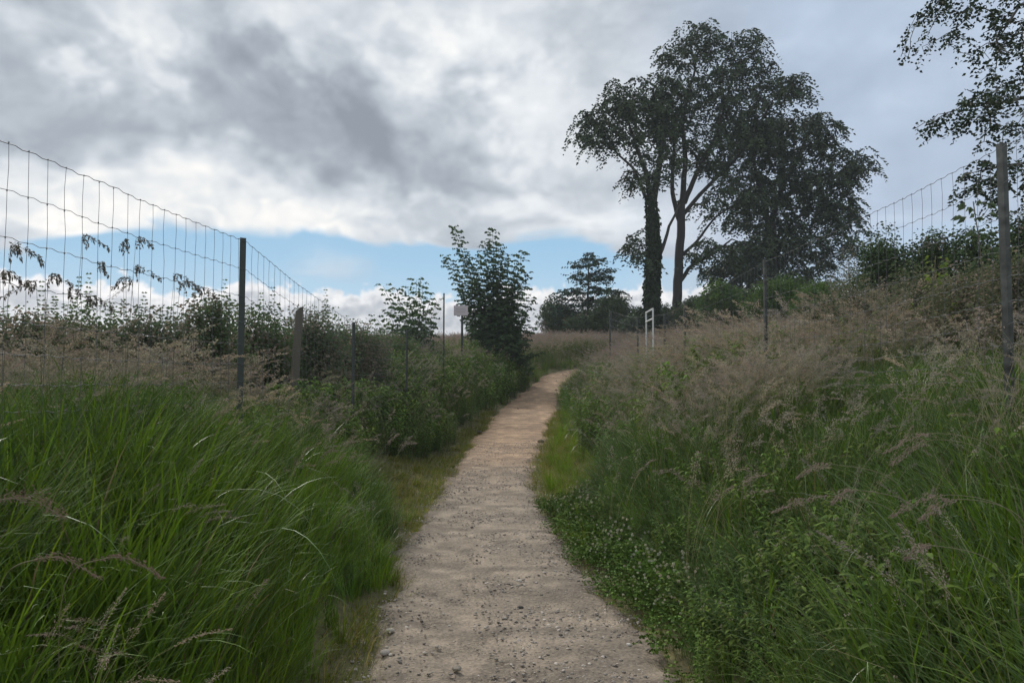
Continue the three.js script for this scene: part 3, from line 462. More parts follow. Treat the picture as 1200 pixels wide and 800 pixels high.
  const yd = 9, yp = ground(1096, yd), yg = thing('yellow_seedling', 'small seedling with yellow-green leaves on the brown slope behind the fence', 'seedling', [yp.x, yp.y, yp.z]), w2 = new Soup(), s2 = new Soup();
  { const cv = new THREE.CatmullRomCurve3([V(0, 0, 0), at(1094, 345, yd).sub(yp), at(1097, 300, yd).sub(yp)]); tubeAlong(cv.getPoints(8), 0.006, 4, w2, [0.14, 0.12, 0.07]); for (let i = 0; i < 44; i++) { const f = 0.6 + 0.4 * r(), p = cv.getPoint(f), a = r() * 6.28, q = r() * 0.11; leaf(s2, p.x + Math.cos(a) * q, p.y + (r() - 0.5) * 0.1, p.z + Math.sin(a) * q, Math.cos(a), -0.3, Math.sin(a), 0.055, 0.032, vary([0.17, 0.24, 0.04], r, 0.15), r); } }
  part('stem', w2.geo(), M.bark, yg); part('foliage', s2.geo(), M.leafThin, yg);
}
console.log('bushes done');

// ---------------------------------------------------------------- fences
function anglePost(h, a = 0.05, t = 0.006) {               // an L-section steel post with its foot at the origin
  const sh = new THREE.Shape(); sh.moveTo(0, 0); sh.lineTo(a, 0); sh.lineTo(a, t); sh.lineTo(t, t); sh.lineTo(t, a); sh.lineTo(0, a); sh.closePath();
  const g = new THREE.ExtrudeGeometry(sh, { depth: h, bevelEnabled: true, bevelSize: 0.0012, bevelThickness: 0.0012, bevelSegments: 1 }); g.rotateX(-Math.PI / 2); return g;
}
const DROPS = [0, 0.246, 0.484, 0.709, 0.90, 1.07, 1.22, 1.36, 1.48, 1.6];
function stayGeo(seed, down) {                             // an upright wire, kinked where it is knotted to the line wires
  const r = rng(seed), pts = []; let x = 0;
  for (let i = 0; i < DROPS.length && DROPS[i] <= down; i++) { pts.push(V(x, -DROPS[i], 0)); x += (r() - 0.3) * 0.018; if (i + 1 < DROPS.length) pts.push(V(x * 0.9 + (r() - 0.5) * 0.006, -(DROPS[i] + DROPS[i + 1]) / 2, (r() - 0.5) * 0.006)); }
  const s = new Soup(); tubeAlong(pts, 0.0015, 4, s, [1, 1, 1]); const k = [];
  for (let i = 0; i < DROPS.length && DROPS[i] <= down; i++) { const g = new THREE.TorusGeometry(0.0038, 0.0016, 4, 6); g.rotateY(Math.PI / 2); const q = pts[Math.min(i * 2, pts.length - 1)]; g.translate(q.x, q.y, q.z); g.deleteAttribute('uv'); k.push(g); }
  const main = s.geo(); main.deleteAttribute('color'); return mergeGeometries([main, ...k]);
}
function fence(name, label, posts, turn, spans, postMats) {
  const o = posts[0].p, base = V(o.x, Y(o.x, o.z), o.z), g = thing(name, label, 'fence', [base.x, base.y, base.z]);
  posts.forEach((q, i) => {
    const gy = Y(q.p.x, q.p.z) - 0.3, h = q.p.y - gy + 0.03, m = part('post', anglePost(h, q.a || 0.055), postMats[i] || M.steel, g);
    m.position.set(q.p.x - base.x, gy - base.y, q.p.z - base.z); m.rotation.y = q.turn ?? turn; if (q.tilt) m.rotation.z = q.tilt;
    if (q.label) m.userData.label = q.label;
  });
  const stays = [1, 2, 3, 4, 5].map((k) => stayGeo(k * 31 + turn * 10, 1.6)), r = rng(9);
  const sag = (i, f) => { const A = posts[i].p, B = posts[i + 1].p, p = A.clone().lerp(B, f); p.y -= 0.035 * 4 * f * (1 - f); return p.sub(base); };
  for (let w = 0; w < DROPS.length; w++) {
    const pts = [];
    for (let i = 0; i < posts.length - 1; i++) { if (!spans[i]) continue; const L = posts[i].p.distanceTo(posts[i + 1].p), n = Math.round(L / 0.05); for (let k = 0; k <= n; k++) { if (k === 0 && pts.length) continue; const p = sag(i, k / n); p.y += -DROPS[w] + 0.006 * Math.sin(k * Math.PI * 2 / 3) + (fbm(k * 0.13 + w * 9, i * 7, 2) - 0.5) * 0.02 * (k / n) * (1 - k / n) * 4; pts.push(p); } }
    const s = new Soup(); tubeAlong(pts, w === 0 ? 0.0024 : 0.0019, 4, s, [1, 1, 1]); const geo = s.geo(); geo.deleteAttribute('color'); part('line_wire', geo, M.wire, g);
  }
  let cnt = 0;
  for (let i = 0; i < posts.length - 1; i++) { if (!spans[i]) continue; const A = posts[i].p, B = posts[i + 1].p, L = Math.hypot(A.x - B.x, A.z - B.z), n = Math.round(L / 0.15), ang = Math.atan2(-(B.z - A.z), B.x - A.x); for (let k = 1; k < n; k++) { if (cnt++ > 290) break; const m = part('stay_wire', stays[Math.floor(r() * 5)], M.wire, g); m.position.copy(sag(i, (k + (r() - 0.5) * 0.08) / n)); m.rotation.y = ang; } }
  return g;
}
{
  const lp = (px, py, d) => at(px, py, d);
  const P1 = lp(288, 283, 6.66), P0 = V(-2.6 - 0.02, P1.y - 0.02, -2.3);
  P0.x = at(0, 155, 3.75).x + 0.02; { const e = at(0, 155, 3.75), t = (2.3 - 3.75) / (6.66 - 3.75); P0.set(lerp(e.x, P1.x, t), lerp(e.y, P1.y, t), -2.3); }
  fence('wire_fence', 'wire mesh fence on dark steel posts in front of the bramble hedge', [{ p: P0 }, { p: P1, a: 0.05, label: 'tall dark steel post with bolt holes' }, { p: lp(416, 380, 10.66), a: 0.04 }, { p: lp(478, 388, 14.66), a: 0.035 }, { p: lp(521, 345, 18.66), a: 0.035 }], 2.2, [1, 1, 1, 1], Array(5).fill(M.darkSteel));
  const R1 = lp(1175, 172, 5.2), R0 = R1.clone().add(V(0.05, 0.06, 4.6));
  fence('wire_fence', 'wire mesh fence on slim angle-iron posts running up the brown grassy slope', [{ p: R0 }, { p: R1, a: 0.044, label: 'weathered angle-iron post with a wide flange' }, { p: lp(896, 307, 10.1), a: 0.034 }, { p: lp(802, 354, 15), a: 0.034 }, { p: lp(778.5, 369, 17.9), a: 0.036 }, { p: lp(747, 372, 20.4), a: 0.034 }, { p: lp(714.5, 364, 25.5), a: 0.038 }], 0.35, [1, 1, 1, 1, 0, 1], [M.steel, M.steel, M.steel, M.steel, M.darkSteel, M.darkSteel, M.darkSteel, M.darkSteel]);
  // white gate in the gap of the fence
  const ga = at(765.3, 361.5, 18.15), gb = at(757.3, 364.5, 19.15), gy = Math.min(Y(ga.x, ga.z), Y(gb.x, gb.z)) - 0.1, gate = thing('white_gate', 'narrow white tubular gate frame standing in the fence above the grass', 'gate', [ga.x, gy, ga.z]);
  const dv = gb.clone().sub(ga), len = Math.hypot(dv.x, dv.z), ang = Math.atan2(-dv.z, dv.x), top = (ga.y + gb.y) / 2 - gy;
  const tube = (w, h, dd) => { const sg = new THREE.BoxGeometry(w, h, dd); return sg; };
  for (const q of [0, 1]) { const m = part('upright', tube(0.034, top, 0.034), M.white, gate); m.position.set(dv.x * q, top / 2, dv.z * q); m.rotation.y = ang; }
  for (const y of [top - 0.02, top - 0.25, 0.3]) { const m = part('rail', tube(len - 0.036, 0.032, 0.032), M.white, gate); m.position.set(dv.x / 2, y, dv.z / 2); m.rotation.y = ang; }
  // notice board
  const nd = 24.5, np = at(541.5, 375, nd); np.y = Y(np.x, np.z) - 0.2; const notice = thing('notice_board', 'small pale notice board on a dark post beside the sapling clump', 'sign', [np.x, np.y, np.z]);
  const ny = at(540, 357.5, nd).y - np.y, nt = at(540, 364, nd).y - np.y, pg = new THREE.CylinderGeometry(0.035, 0.04, ny, 8); pg.translate(0, ny / 2, 0); part('post', pg, M.darkSteel, notice);
  const cv = document.createElement('canvas'); cv.width = 256; cv.height = 170; const cx = cv.getContext('2d'); cx.fillStyle = '#c9bfc4'; cx.fillRect(0, 0, 256, 170); cx.fillStyle = '#a79ba2'; for (const [x, y, w] of [[40, 52, 170], [30, 78, 196], [52, 104, 150]]) cx.fillRect(x, y, w, 7);
  const ct = new THREE.CanvasTexture(cv); ct.colorSpace = THREE.SRGBColorSpace;
  const bd = part('board', new THREE.BoxGeometry(0.45, 0.32, 0.02), new THREE.MeshStandardMaterial({ map: ct, roughness: 0.6 }), notice); bd.position.set(-0.04, nt, 0.05); bd.rotation.y = 0.05;
  // old wooden stake
  const wp = ground(341, 11), wt = at(341, 362, 11).y - wp.y, ws = new THREE.CylinderGeometry(0.055, 0.075, wt, 9, 6); { const a = ws.attributes.position, rr = rng(4); for (let i = 0; i < a.count; i++) { const n = 1 + (fbm(a.getX(i) * 30 + 9, a.getY(i) * 6, 2) - 0.5) * 0.4; a.setXYZ(i, a.getX(i) * n, a.getY(i) + (a.getY(i) > wt * 0.45 ? a.getX(i) * 0.8 : 0), a.getZ(i) * n); } ws.computeVertexNormals(); ws.translate(0, wt / 2, 0); }
  const stake = part(numbered('wooden_stake'), ws, M.oldWood, scene); stake.position.copy(wp); stake.rotation.z = -0.05; tag(stake, 'old dark wooden stake sunk in the brambles behind the fence', 'stake');
}
console.log('fences done');

// ---------------------------------------------------------------- grasses and weeds
function tuftGeo(seed, o) {                               // leafy tuft; colours per blade
  const r = rng(seed), s = new Soup();
  for (let i = 0; i < o.n; i++) {
    const a = r() * 6.2832, q = Math.sqrt(r()) * o.spread, az = lerp(a, o.az ?? a, o.az === undefined ? 0 : 0.6) + (r() - 0.5) * 1.1;
    const dry = r() < (o.dry || 0);
    blade(s, Math.cos(a) * q, -0.03, Math.sin(a) * q, o.h * (0.55 + 0.6 * r()), az, 0.06 + 0.22 * r(), o.curve * (0.35 + r()), o.w * (0.7 + 0.6 * r()), o.seg || 5, vary(dry ? o.dryColor || [0.22, 0.18, 0.09] : o.color, r, 0.28));
  }
  return s.geo();
}
function seedGeo(seed, o) {                               // flowering stems with loose heads, and a few leaves
  const r = rng(seed), s = new Soup();
  for (let i = 0; i < o.stems; i++) {
    const a = r() * 6.2832, q = Math.sqrt(r()) * o.spread, az = (o.az ?? 0) + (r() - 0.5) * 2.6, h = o.h * (0.72 + 0.4 * r());
    const pts = stalk(s, Math.cos(a) * q, -0.02, Math.sin(a) * q, h, az, 0.05 + 0.16 * r(), o.curve * (0.4 + r()), o.rad, 9, vary(o.stemColor, r, 0.2));
    panicle(s, pts, 9 * (1 - o.head / o.h), o.spk, o.wid * (0.7 + 0.6 * r()), o.sl, vary(o.color, r, 0.16), r, o.droop);
    if (o.leaves) for (let k = 0; k < o.leaves; k++) { const p = pts[2 + Math.floor(r() * 4)]; blade(s, p[0], p[1], p[2], 0.16 + 0.2 * r(), r() * 6.28, 0.4 + 0.4 * r(), 0.9 + r(), 0.007, 4, vary(o.leafColor, r, 0.2)); }
  }
  return s.geo();
}
function forbGeo(seed, o) {                               // upright leafy weed with leaves in pairs
  const r = rng(seed), s = new Soup();
  for (let i = 0; i < o.stems; i++) {
    const a = r() * 6.2832, q = Math.sqrt(r()) * o.spread, h = o.h * (0.6 + 0.5 * r()), pts = stalk(s, Math.cos(a) * q, -0.02, Math.sin(a) * q, h, r() * 6.28, 0.05 + 0.2 * r(), 0.5 * r(), 0.0028, 8, [0.07, 0.09, 0.035]), m = Math.round(h / o.gap), cl = vary(o.color, r, 0.22);
    for (let k = 1; k <= m; k++) { const f = k / m * 8, j = Math.min(7, Math.floor(f)), t = f - j, A = pts[j], B = pts[j + 1], b = k * 1.57 + r() * 0.6, sz = (0.5 + 0.8 * Math.sin(Math.PI * Math.min(1, 0.15 + 0.8 * (1 - k / m * 0.75)))) * o.len;
      for (const e of [0, Math.PI]) ovalLeaf(s, lerp(A[0], B[0], t), lerp(A[1], B[1], t), lerp(A[2], B[2], t), Math.cos(b + e), 0.1 - 0.5 * r(), Math.sin(b + e), sz * (0.7 + 0.5 * r()), sz * o.ratio, vary(cl, r, 0.15), r); }
    if (o.flower && r() < o.flower) { const T = pts[pts.length - 1]; for (let k = 0; k < 14; k++) leaf(s, T[0] + (r() - 0.5) * 0.04, T[1] + (r() - 0.5) * 0.06, T[2] + (r() - 0.5) * 0.04, r() - 0.5, r(), r() - 0.5, 0.014, 0.01, vary(o.flowerColor, r, 0.15), r); }
  }
  return s.geo();
}
function cloverGeo(seed, flowers) {
  const r = rng(seed), s = new Soup();
  for (let i = 0; i < 80; i++) {
    const a = r() * 6.2832, q = Math.sqrt(r()) * 0.14, x = Math.cos(a) * q, z = Math.sin(a) * q, h = 0.05 + 0.11 * r(), cl = vary([0.10, 0.165, 0.03], r, 0.3);
    for (let k = 0; k < 3; k++) { const b = k * 2.094 + a; leaf(s, x, h, z, Math.cos(b), 0.1 + 0.2 * (r() - 0.5), Math.sin(b), 0.015 + 0.006 * r(), 0.015, cl, r, 0.1); }
  }
  for (let f = 0; f < flowers; f++) { const a = r() * 6.28, q = Math.sqrt(r()) * 0.14, x = Math.cos(a) * q, z = Math.sin(a) * q, h = 0.15 + 0.08 * r(); stalk(s, x, 0, z, h, a, 0.05, 0.1, 0.0012, 2, [0.08, 0.11, 0.05]); for (let k = 0; k < 34; k++) { const u = r() * 2 - 1, b = r() * 6.28, w = Math.sqrt(1 - u * u); leaf(s, x, h, z, w * Math.cos(b), u + 0.25, w * Math.sin(b), 0.009, 0.004, vary([0.64, 0.60, 0.47], r, 0.1), r, 0.3); } }
  return s.geo();
}
// scatter: every spot picks one of the variants; each variant is one instanced mesh
const layers = new Map();
function layer(name, label, category, mat, geos) { layers.set(name, { label, category, mat, geos, spots: geos.map(() => []) }); }
function put(kind, x, d, scale, yaw, tint, lift = 0, sy = 1, tx = 0, tz = 0) { const name = kind === 'seeding_grass' && d < 4.6 ? 'fine_seeding_grass' : kind, L = layers.get(name), k = Math.floor(hash2(Math.round(x * 977), Math.round(d * 1013)) * L.geos.length) % L.geos.length; L.spots[k].push([x, groundHeight(x, d) + lift, -d, scale, yaw, tint, sy, tx, tz]); }
const times = (n, f) => Array.from({ length: n }, (_, i) => f(i));
const lush = [0.128, 0.225, 0.016], tall = [0.105, 0.175, 0.024], teal = [0.088, 0.165, 0.034], straw = [0.25, 0.21, 0.12];
layer('lush_grass', 'thick bright green grass with arching blades along the path', 'grass', M.blade, times(6, (i) => tuftGeo(400 + i, { n: 46, spread: 0.115, h: 0.74, curve: 1.15, w: 0.0112, seg: 9, color: lush, dry: 0.012, az: i * 1.1 })));
layer('soft_grass', 'upright yellow-green grass with light showing through the blades', 'grass', M.softBlade, times(5, (i) => tuftGeo(420 + i, { n: 42, spread: 0.11, h: 0.62, curve: 0.9, w: 0.0095, color: [0.17, 0.27, 0.016], dry: 0.04 })));
layer('meadow_grass', 'dense dark green meadow grass of the banks', 'grass', M.blade, times(6, (i) => tuftGeo(440 + i, { n: 42, spread: 0.15, h: 0.85, curve: 1.25, w: 0.0085, seg: 6, color: i % 2 ? tall : teal, dry: 0.08 })));
layer('arching_blades', 'long glossy grass blades arching above the green grass', 'grass', M.gloss, times(5, (i) => tuftGeo(450 + i, { n: 4, spread: 0.05, h: 1.05, curve: 2.3, w: 0.0085, seg: 12, color: [0.10, 0.15, 0.05], az: i * 1.3 })));
layer('short_turf', 'short trodden turf at the path edges', 'grass', M.softBlade, times(5, (i) => tuftGeo(460 + i, { n: 60, spread: 0.12, h: 0.09, curve: 1.5, w: 0.004, seg: 3, color: [0.19, 0.225, 0.025], dry: 0.28, dryColor: [0.36, 0.30, 0.10] })));
const headC = [0.34, 0.285, 0.235], SG = { stems: 9, spread: 0.18, h: 1.15, head: 0.2, curve: 1.2, rad: 0.0017, spk: 54, wid: 0.034, sl: 0.017, color: headC, stemColor: [0.30, 0.29, 0.14], leafColor: tall, leaves: 1, droop: 0.7 };
layer('seeding_grass', 'mauve-brown flowering grass heads nodding over the banks', 'grass', M.seed, times(7, (i) => seedGeo(480 + i, { ...SG, color: mix3(headC, [0.42, 0.35, 0.26], (i % 3) / 2), az: 2.4 })));
layer('fine_seeding_grass', 'finely feathered brown grass heads among the blades close to the path', 'grass', M.seed, times(5, (i) => seedGeo(490 + i, { ...SG, stems: 6, spk: 110, wid: 0.02, sl: 0.0085, leaves: 1, az: 2.4 })));
layer('far_seeding_grass', 'hazy mauve-brown grass heads of the meadow uphill', 'grass', M.seed, times(5, (i) => seedGeo(500 + i, { ...SG, stems: 9, spread: 0.3, spk: 26, wid: 0.045, sl: 0.03, rad: 0.0026, color: mix3([0.37, 0.285, 0.25], [0.38, 0.31, 0.245], i / 4), az: 2.4 })));
layer('leafy_weeds', 'dark leafy weeds crowding the banks', 'weeds', M.leafThin, times(6, (i) => forbGeo(520 + i, { stems: 14, spread: 0.2, h: 0.72, gap: 0.05, len: 0.052, ratio: 0.42, color: i % 2 ? [0.11, 0.185, 0.028] : [0.135, 0.20, 0.036], flower: i % 3 === 0 ? 0.5 : 0, flowerColor: [0.45, 0.4, 0.32] })));
layer('broad_weeds', 'broad pale green leaves of climbing weeds among the grass', 'weeds', M.leafThin, times(4, (i) => forbGeo(540 + i, { stems: 3, spread: 0.12, h: 0.6, gap: 0.11, len: 0.07, ratio: 0.75, color: [0.15, 0.22, 0.03] })));
layer('white_clover', 'mat of clover dotted with white flower heads beside the path', 'clover', M.leaf, times(5, (i) => cloverGeo(560 + i, 3 + (i % 4))));
layer('clover_leaves', 'flowerless low clover leaves at the path edge', 'clover', M.leaf, times(3, (i) => cloverGeo(570 + i, 0)));

{
  const r = rng(900);
  const tint = (k = 0.2, warm = 0) => { const v = 1 - k + 2 * k * r(); return [v * (1 + warm + (r() - 0.5) * 0.16), v, v * (1 - warm + (r() - 0.5) * 0.16)]; };
  const scatter = (d0, d1, sp, fn) => { for (let d = d0; d < d1; d += sp) { const half = 0.72 * d + 1.8; for (let x = -half; x < half; x += sp) { const xx = x + (r() - 0.5) * sp * 1.3, dd = d + (r() - 0.5) * sp * 1.3; if (Math.hypot(xx, dd) < 0.95) continue; const u = xx - pathX(dd), hw = halfW(dd) + edgeNoise(xx, dd) * 0.8; fn(xx, dd, u, Math.abs(u) - hw, sp); } } };
  const patch = (x, d, f, o = 0) => fbm(x * f + o, d * f + o * 0.7, 3);
  const yaw = () => r() * 6.2832;
  // near banks
  scatter(0.9, 9.5, 0.125, (x, d, u, e) => {
    if (e < 0 && e > -0.16 && r() < 0.22 * sstep(-0.16, 0, e)) put(u > 0 && d < 9 && r() < 0.4 ? 'clover_leaves' : 'short_turf', x, d, 0.5 + 0.4 * r(), yaw(), tint(0.2), 0.03);
    if (e < -0.03) return;
    const L = u < 0, pn = patch(x, d, 0.8), pm = patch(x, d, 1.7, 30);
    if (L) {
      const edge = 0.10 + 0.28 * sstep(7.4, 9, d) + 0.14 * sstep(5.5, 3.2, d) + (pm - 0.5) * 0.3;
      if (e < edge) { put('short_turf', x, d, 0.7 + 0.9 * r() + e * 1.6, yaw(), tint(0.2)); if (e > 0.05 && r() < 0.10) put('soft_grass', x, d, 0.35 + 0.2 * r(), yaw(), tint()); return; }
      const f = sstep(edge - 0.05, edge + 0.55, e), sc = lerp(0.5, 0.98, f) * (0.66 + 0.66 * pn), meadow = sstep(1.0, 1.9, e) * 0.75 + 0.25 * sstep(6.5, 9, d) ;
      const q = r();
      const lit = 0.25 * sstep(1.3, 0.5, e) * sstep(2.6, 3.6, d);
      if (q < (0.58 - lit) * (1 - meadow)) put('lush_grass', x, d, sc, yaw(), tint(0.25, (pn - 0.5) * 0.2));
      else if (q < 0.86 * (1 - meadow)) put('soft_grass', x, d, sc * 1.05, yaw(), tint(0.2));
      else if (q < 0.9) put('meadow_grass', x, d, sc * 0.95, yaw(), tint(0.25));
      const sd = sstep(1.0, 2.2, e) * 0.26 + sstep(6, 9, d) * 0.12 * sstep(0.4, 1, e); if (r() < sd * clamp((pm - 0.25) * 2.4, 0.1, 1.2)) put('seeding_grass', x, d, 0.72 + 0.42 * r() + 0.12 * sstep(1.5, 2.4, e), yaw(), tint(0.28));
      if (e > 1.2 && d > 4.5 && r() < 0.04) put('leafy_weeds', x, d, 0.7 + 0.4 * r(), yaw(), tint(0.25));
      if (r() < 0.07) put('arching_blades', x, d, sc * (0.85 + 0.3 * r()), yaw(), tint(0.2));
      if (r() < 0.03) put('seeding_grass', x, d, 0.72 + 0.15 * r(), yaw(), tint(0.2));
    } else {
      const clov = sstep(4.4, 5.2, d) * sstep(9.4, 8.6, d), edge = 0.06 + 0.26 * clov + 0.5 * sstep(8.6, 9.5, d) + (pm - 0.5) * 0.25;
      if (e < edge + 0.12 && clov > 0.3 && e > 0.02 - 0.1) { if (r() < 0.9) put(r() < 0.75 * sstep(0.3, 0.5, pm) + 0.15 ? 'white_clover' : 'clover_leaves', x, d, 0.8 + 0.5 * r() + 0.5 * sstep(0, 0.5, e), yaw(), tint(0.2)); if (r() < 0.3) put('short_turf', x, d, 1 + r(), yaw(), tint(0.2)); if (e < edge) { if (r() < 0.10) put('soft_grass', x, d, 0.35 + 0.3 * r(), yaw(), tint()); return; } }
      if (e < edge) { if (r() < 0.95) put(r() < 0.5 ? 'clover_leaves' : 'short_turf', x, d, 0.7 + 0.7 * r(), yaw(), tint(0.2)); return; }
      const f = sstep(edge - 0.1, edge + 0.6, e), sc = lerp(0.42, 0.95, f) * (0.62 + 0.72 * pn), weedy = sstep(1.5, 0.3, e) * sstep(9, 5, d) * (0.12 + 0.30 * sstep(2.6, 4, d)) + 0.16 * pm * sstep(2, 3.5, d), q = r();
      if (r() < 0.07) put('arching_blades', x, d, sc * (0.85 + 0.3 * r()), yaw(), tint(0.2, 0.06));
      if (q < weedy) put('leafy_weeds', x, d, sc * 0.85, yaw(), tint(0.25));
      else if (q < weedy + 0.46) put('meadow_grass', x, d, sc, yaw(), tint(0.25));
      else if (q < weedy + 0.62 + 0.16 * sstep(4.5, 2.5, d)) put(r() < 0.5 ? 'soft_grass' : 'lush_grass', x, d, sc * 1.12, yaw(), tint(0.25));
      else if (q < 0.95 && r() < 0.10 * sstep(0.45, 0.7, pn + 0.1)) put('broad_weeds', x, d, sc * 0.85, yaw(), tint(0.2));
      const sd = sstep(0.85, 1.9, e) * 0.85 * sstep(3.0, 5.4, d) * sstep(0.32, 0.55, pn) + 0.035; if (r() < sd * (0.35 + 1.1 * pm)) put('seeding_grass', x, d, 0.82 + 0.28 * r(), yaw() * 0.25 + 2.6, tint(0.2));
    }
  });
  // middle distance, up the banks
  scatter(9.5, 22, 0.19, (x, d, u, e) => {
    if (e < -0.02) return;
    if (u > 3.4 && x < 9 && r() < 0.12) put('seeding_grass', x, d, 1.15 + 0.35 * r(), yaw(), tint(0.3));
    const L = u < 0, pn = patch(x, d, 0.7), pm = patch(x, d, 1.5, 30), lawn = L ? 0.32 + 0.75 * sstep(9, 10, d) * sstep(13.2, 12, d) : 0.38 + 0.5 * sstep(18, 11, d);
    if (e < lawn * (0.7 + 0.6 * pm)) { put('short_turf', x, d, 1.2 + 0.8 * r(), yaw(), tint(0.2)); put('short_turf', x + 0.06, d + 0.05, 1.2 + 0.8 * r(), yaw(), tint(0.2)); if (!L && r() < 0.35 && e > 0.15) put('soft_grass', x, d, 0.35 + 0.35 * r(), yaw(), tint()); return; }
    if (x < -9 || x > 11) return;
    const f = sstep(lawn * 0.6, lawn + 0.8, e);
    if (L && x > -3.1) {
      if (r() < 0.62) put('leafy_weeds', x, d, lerp(0.6, 1.2, f) * (0.85 + 0.3 * r()), yaw(), tint(0.25));
      if (r() < 0.45) put('meadow_grass', x, d, lerp(0.5, 0.95, f), yaw(), tint(0.25));
      if (r() < 0.05 + 0.22 * sstep(0.45, 0.6, pn)) put('seeding_grass', x, d, 0.85 + 0.3 * r(), yaw(), tint(0.2));
    } else if (L) {
      if (r() < 0.45) put('meadow_grass', x, d, 1.0, yaw(), tint(0.25));
      if (r() < 0.2) put('seeding_grass', x, d, 0.85 + 0.2 * r(), yaw(), tint(0.25));
    } else {
      if (r() < 0.45) put('meadow_grass', x, d, lerp(0.5, 0.9, f), yaw(), tint(0.25));
      if (r() < 0.06 + 0.3 * sstep(2.6, 3.4, u) * sstep(0.4, 0.55, pn)) put('leafy_weeds', x, d, 0.9 + 0.7 * r(), yaw(), tint(0.25));
      if (r() < 0.04) put('arching_blades', x, d, 0.95 + 0.2 * r(), yaw(), tint(0.2));
      if (r() < (0.10 + 0.62 * f) * clamp((pm - 0.33) * 2.6, 0.06, 0.85)) { const w = patch(x, d, 0.5, 70); put('seeding_grass', x, d, lerp(0.6, 0.94, f) * (0.8 + 0.4 * w) + 0.2 * r(), yaw() * 0.3 + 2.6, tint(0.25, (w - 0.5) * 0.3)); }
    }
  });
  // the meadow uphill
  scatter(22, 52, 0.3, (x, d, u, e) => {
    if (e < 0.0 && d < 39) return;
    if (x < -14 || x > 22) return;
    if (u < 0 && u > -3.5 && d < 30 && r() < 0.5) put('leafy_weeds', x, d, 1.2 + 0.5 * r(), yaw(), tint(0.25));
    const pn = patch(x, d, 0.4), f = sstep(0, 1.2, d < 39 ? e : 2), green = d < 36 && Math.abs(u) < 4.2 && u > 0 ? 0.75 : 0.3;
    if (r() < green + 0.25) put('meadow_grass', x, d, lerp(0.5, 0.95, f) + 0.2, yaw(), tint(0.25, 0.05));
    if (e < 0.8 && r() < 0.6) put('soft_grass', x, d, 0.5 + 0.4 * r(), yaw(), tint(0.2));
    if (r() < (0.35 + 0.6 * f) * (d < 34 && e < 1.4 ? 0.35 : 1)) put('far_seeding_grass', x, d, lerp(0.6, 0.95, f) + 0.12 * r(), yaw(), tint(0.16));
  });
}
{
  const m4 = new THREE.Matrix4(), q = new THREE.Quaternion(), e = new THREE.Euler(), c = new THREE.Color(); let total = 0;
  for (const [name, L] of layers) { const whole = new THREE.Group(); whole.name = name; tag(whole, L.label, L.category, null, 'stuff'); scene.add(whole); L.geos.forEach((g, k) => {
    const S = L.spots[k]; if (!S.length) return; total += S.length;
    const im = new THREE.InstancedMesh(g, L.mat, S.length); im.name = 'tufts'; im.castShadow = im.receiveShadow = true;
    S.forEach(([x, y, z, sc, yaw, t], i) => { e.set((hash2(i, k) - 0.5) * 0.16, yaw, (hash2(k + 9, i) - 0.5) * 0.16); q.setFromEuler(e); m4.compose(V(x, y, z), q, V(sc, sc, sc)); im.setMatrixAt(i, m4); im.setColorAt(i, c.setRGB(t[0], t[1], t[2])); });
    whole.add(im);
  }); }
  console.log('plants', total);
}

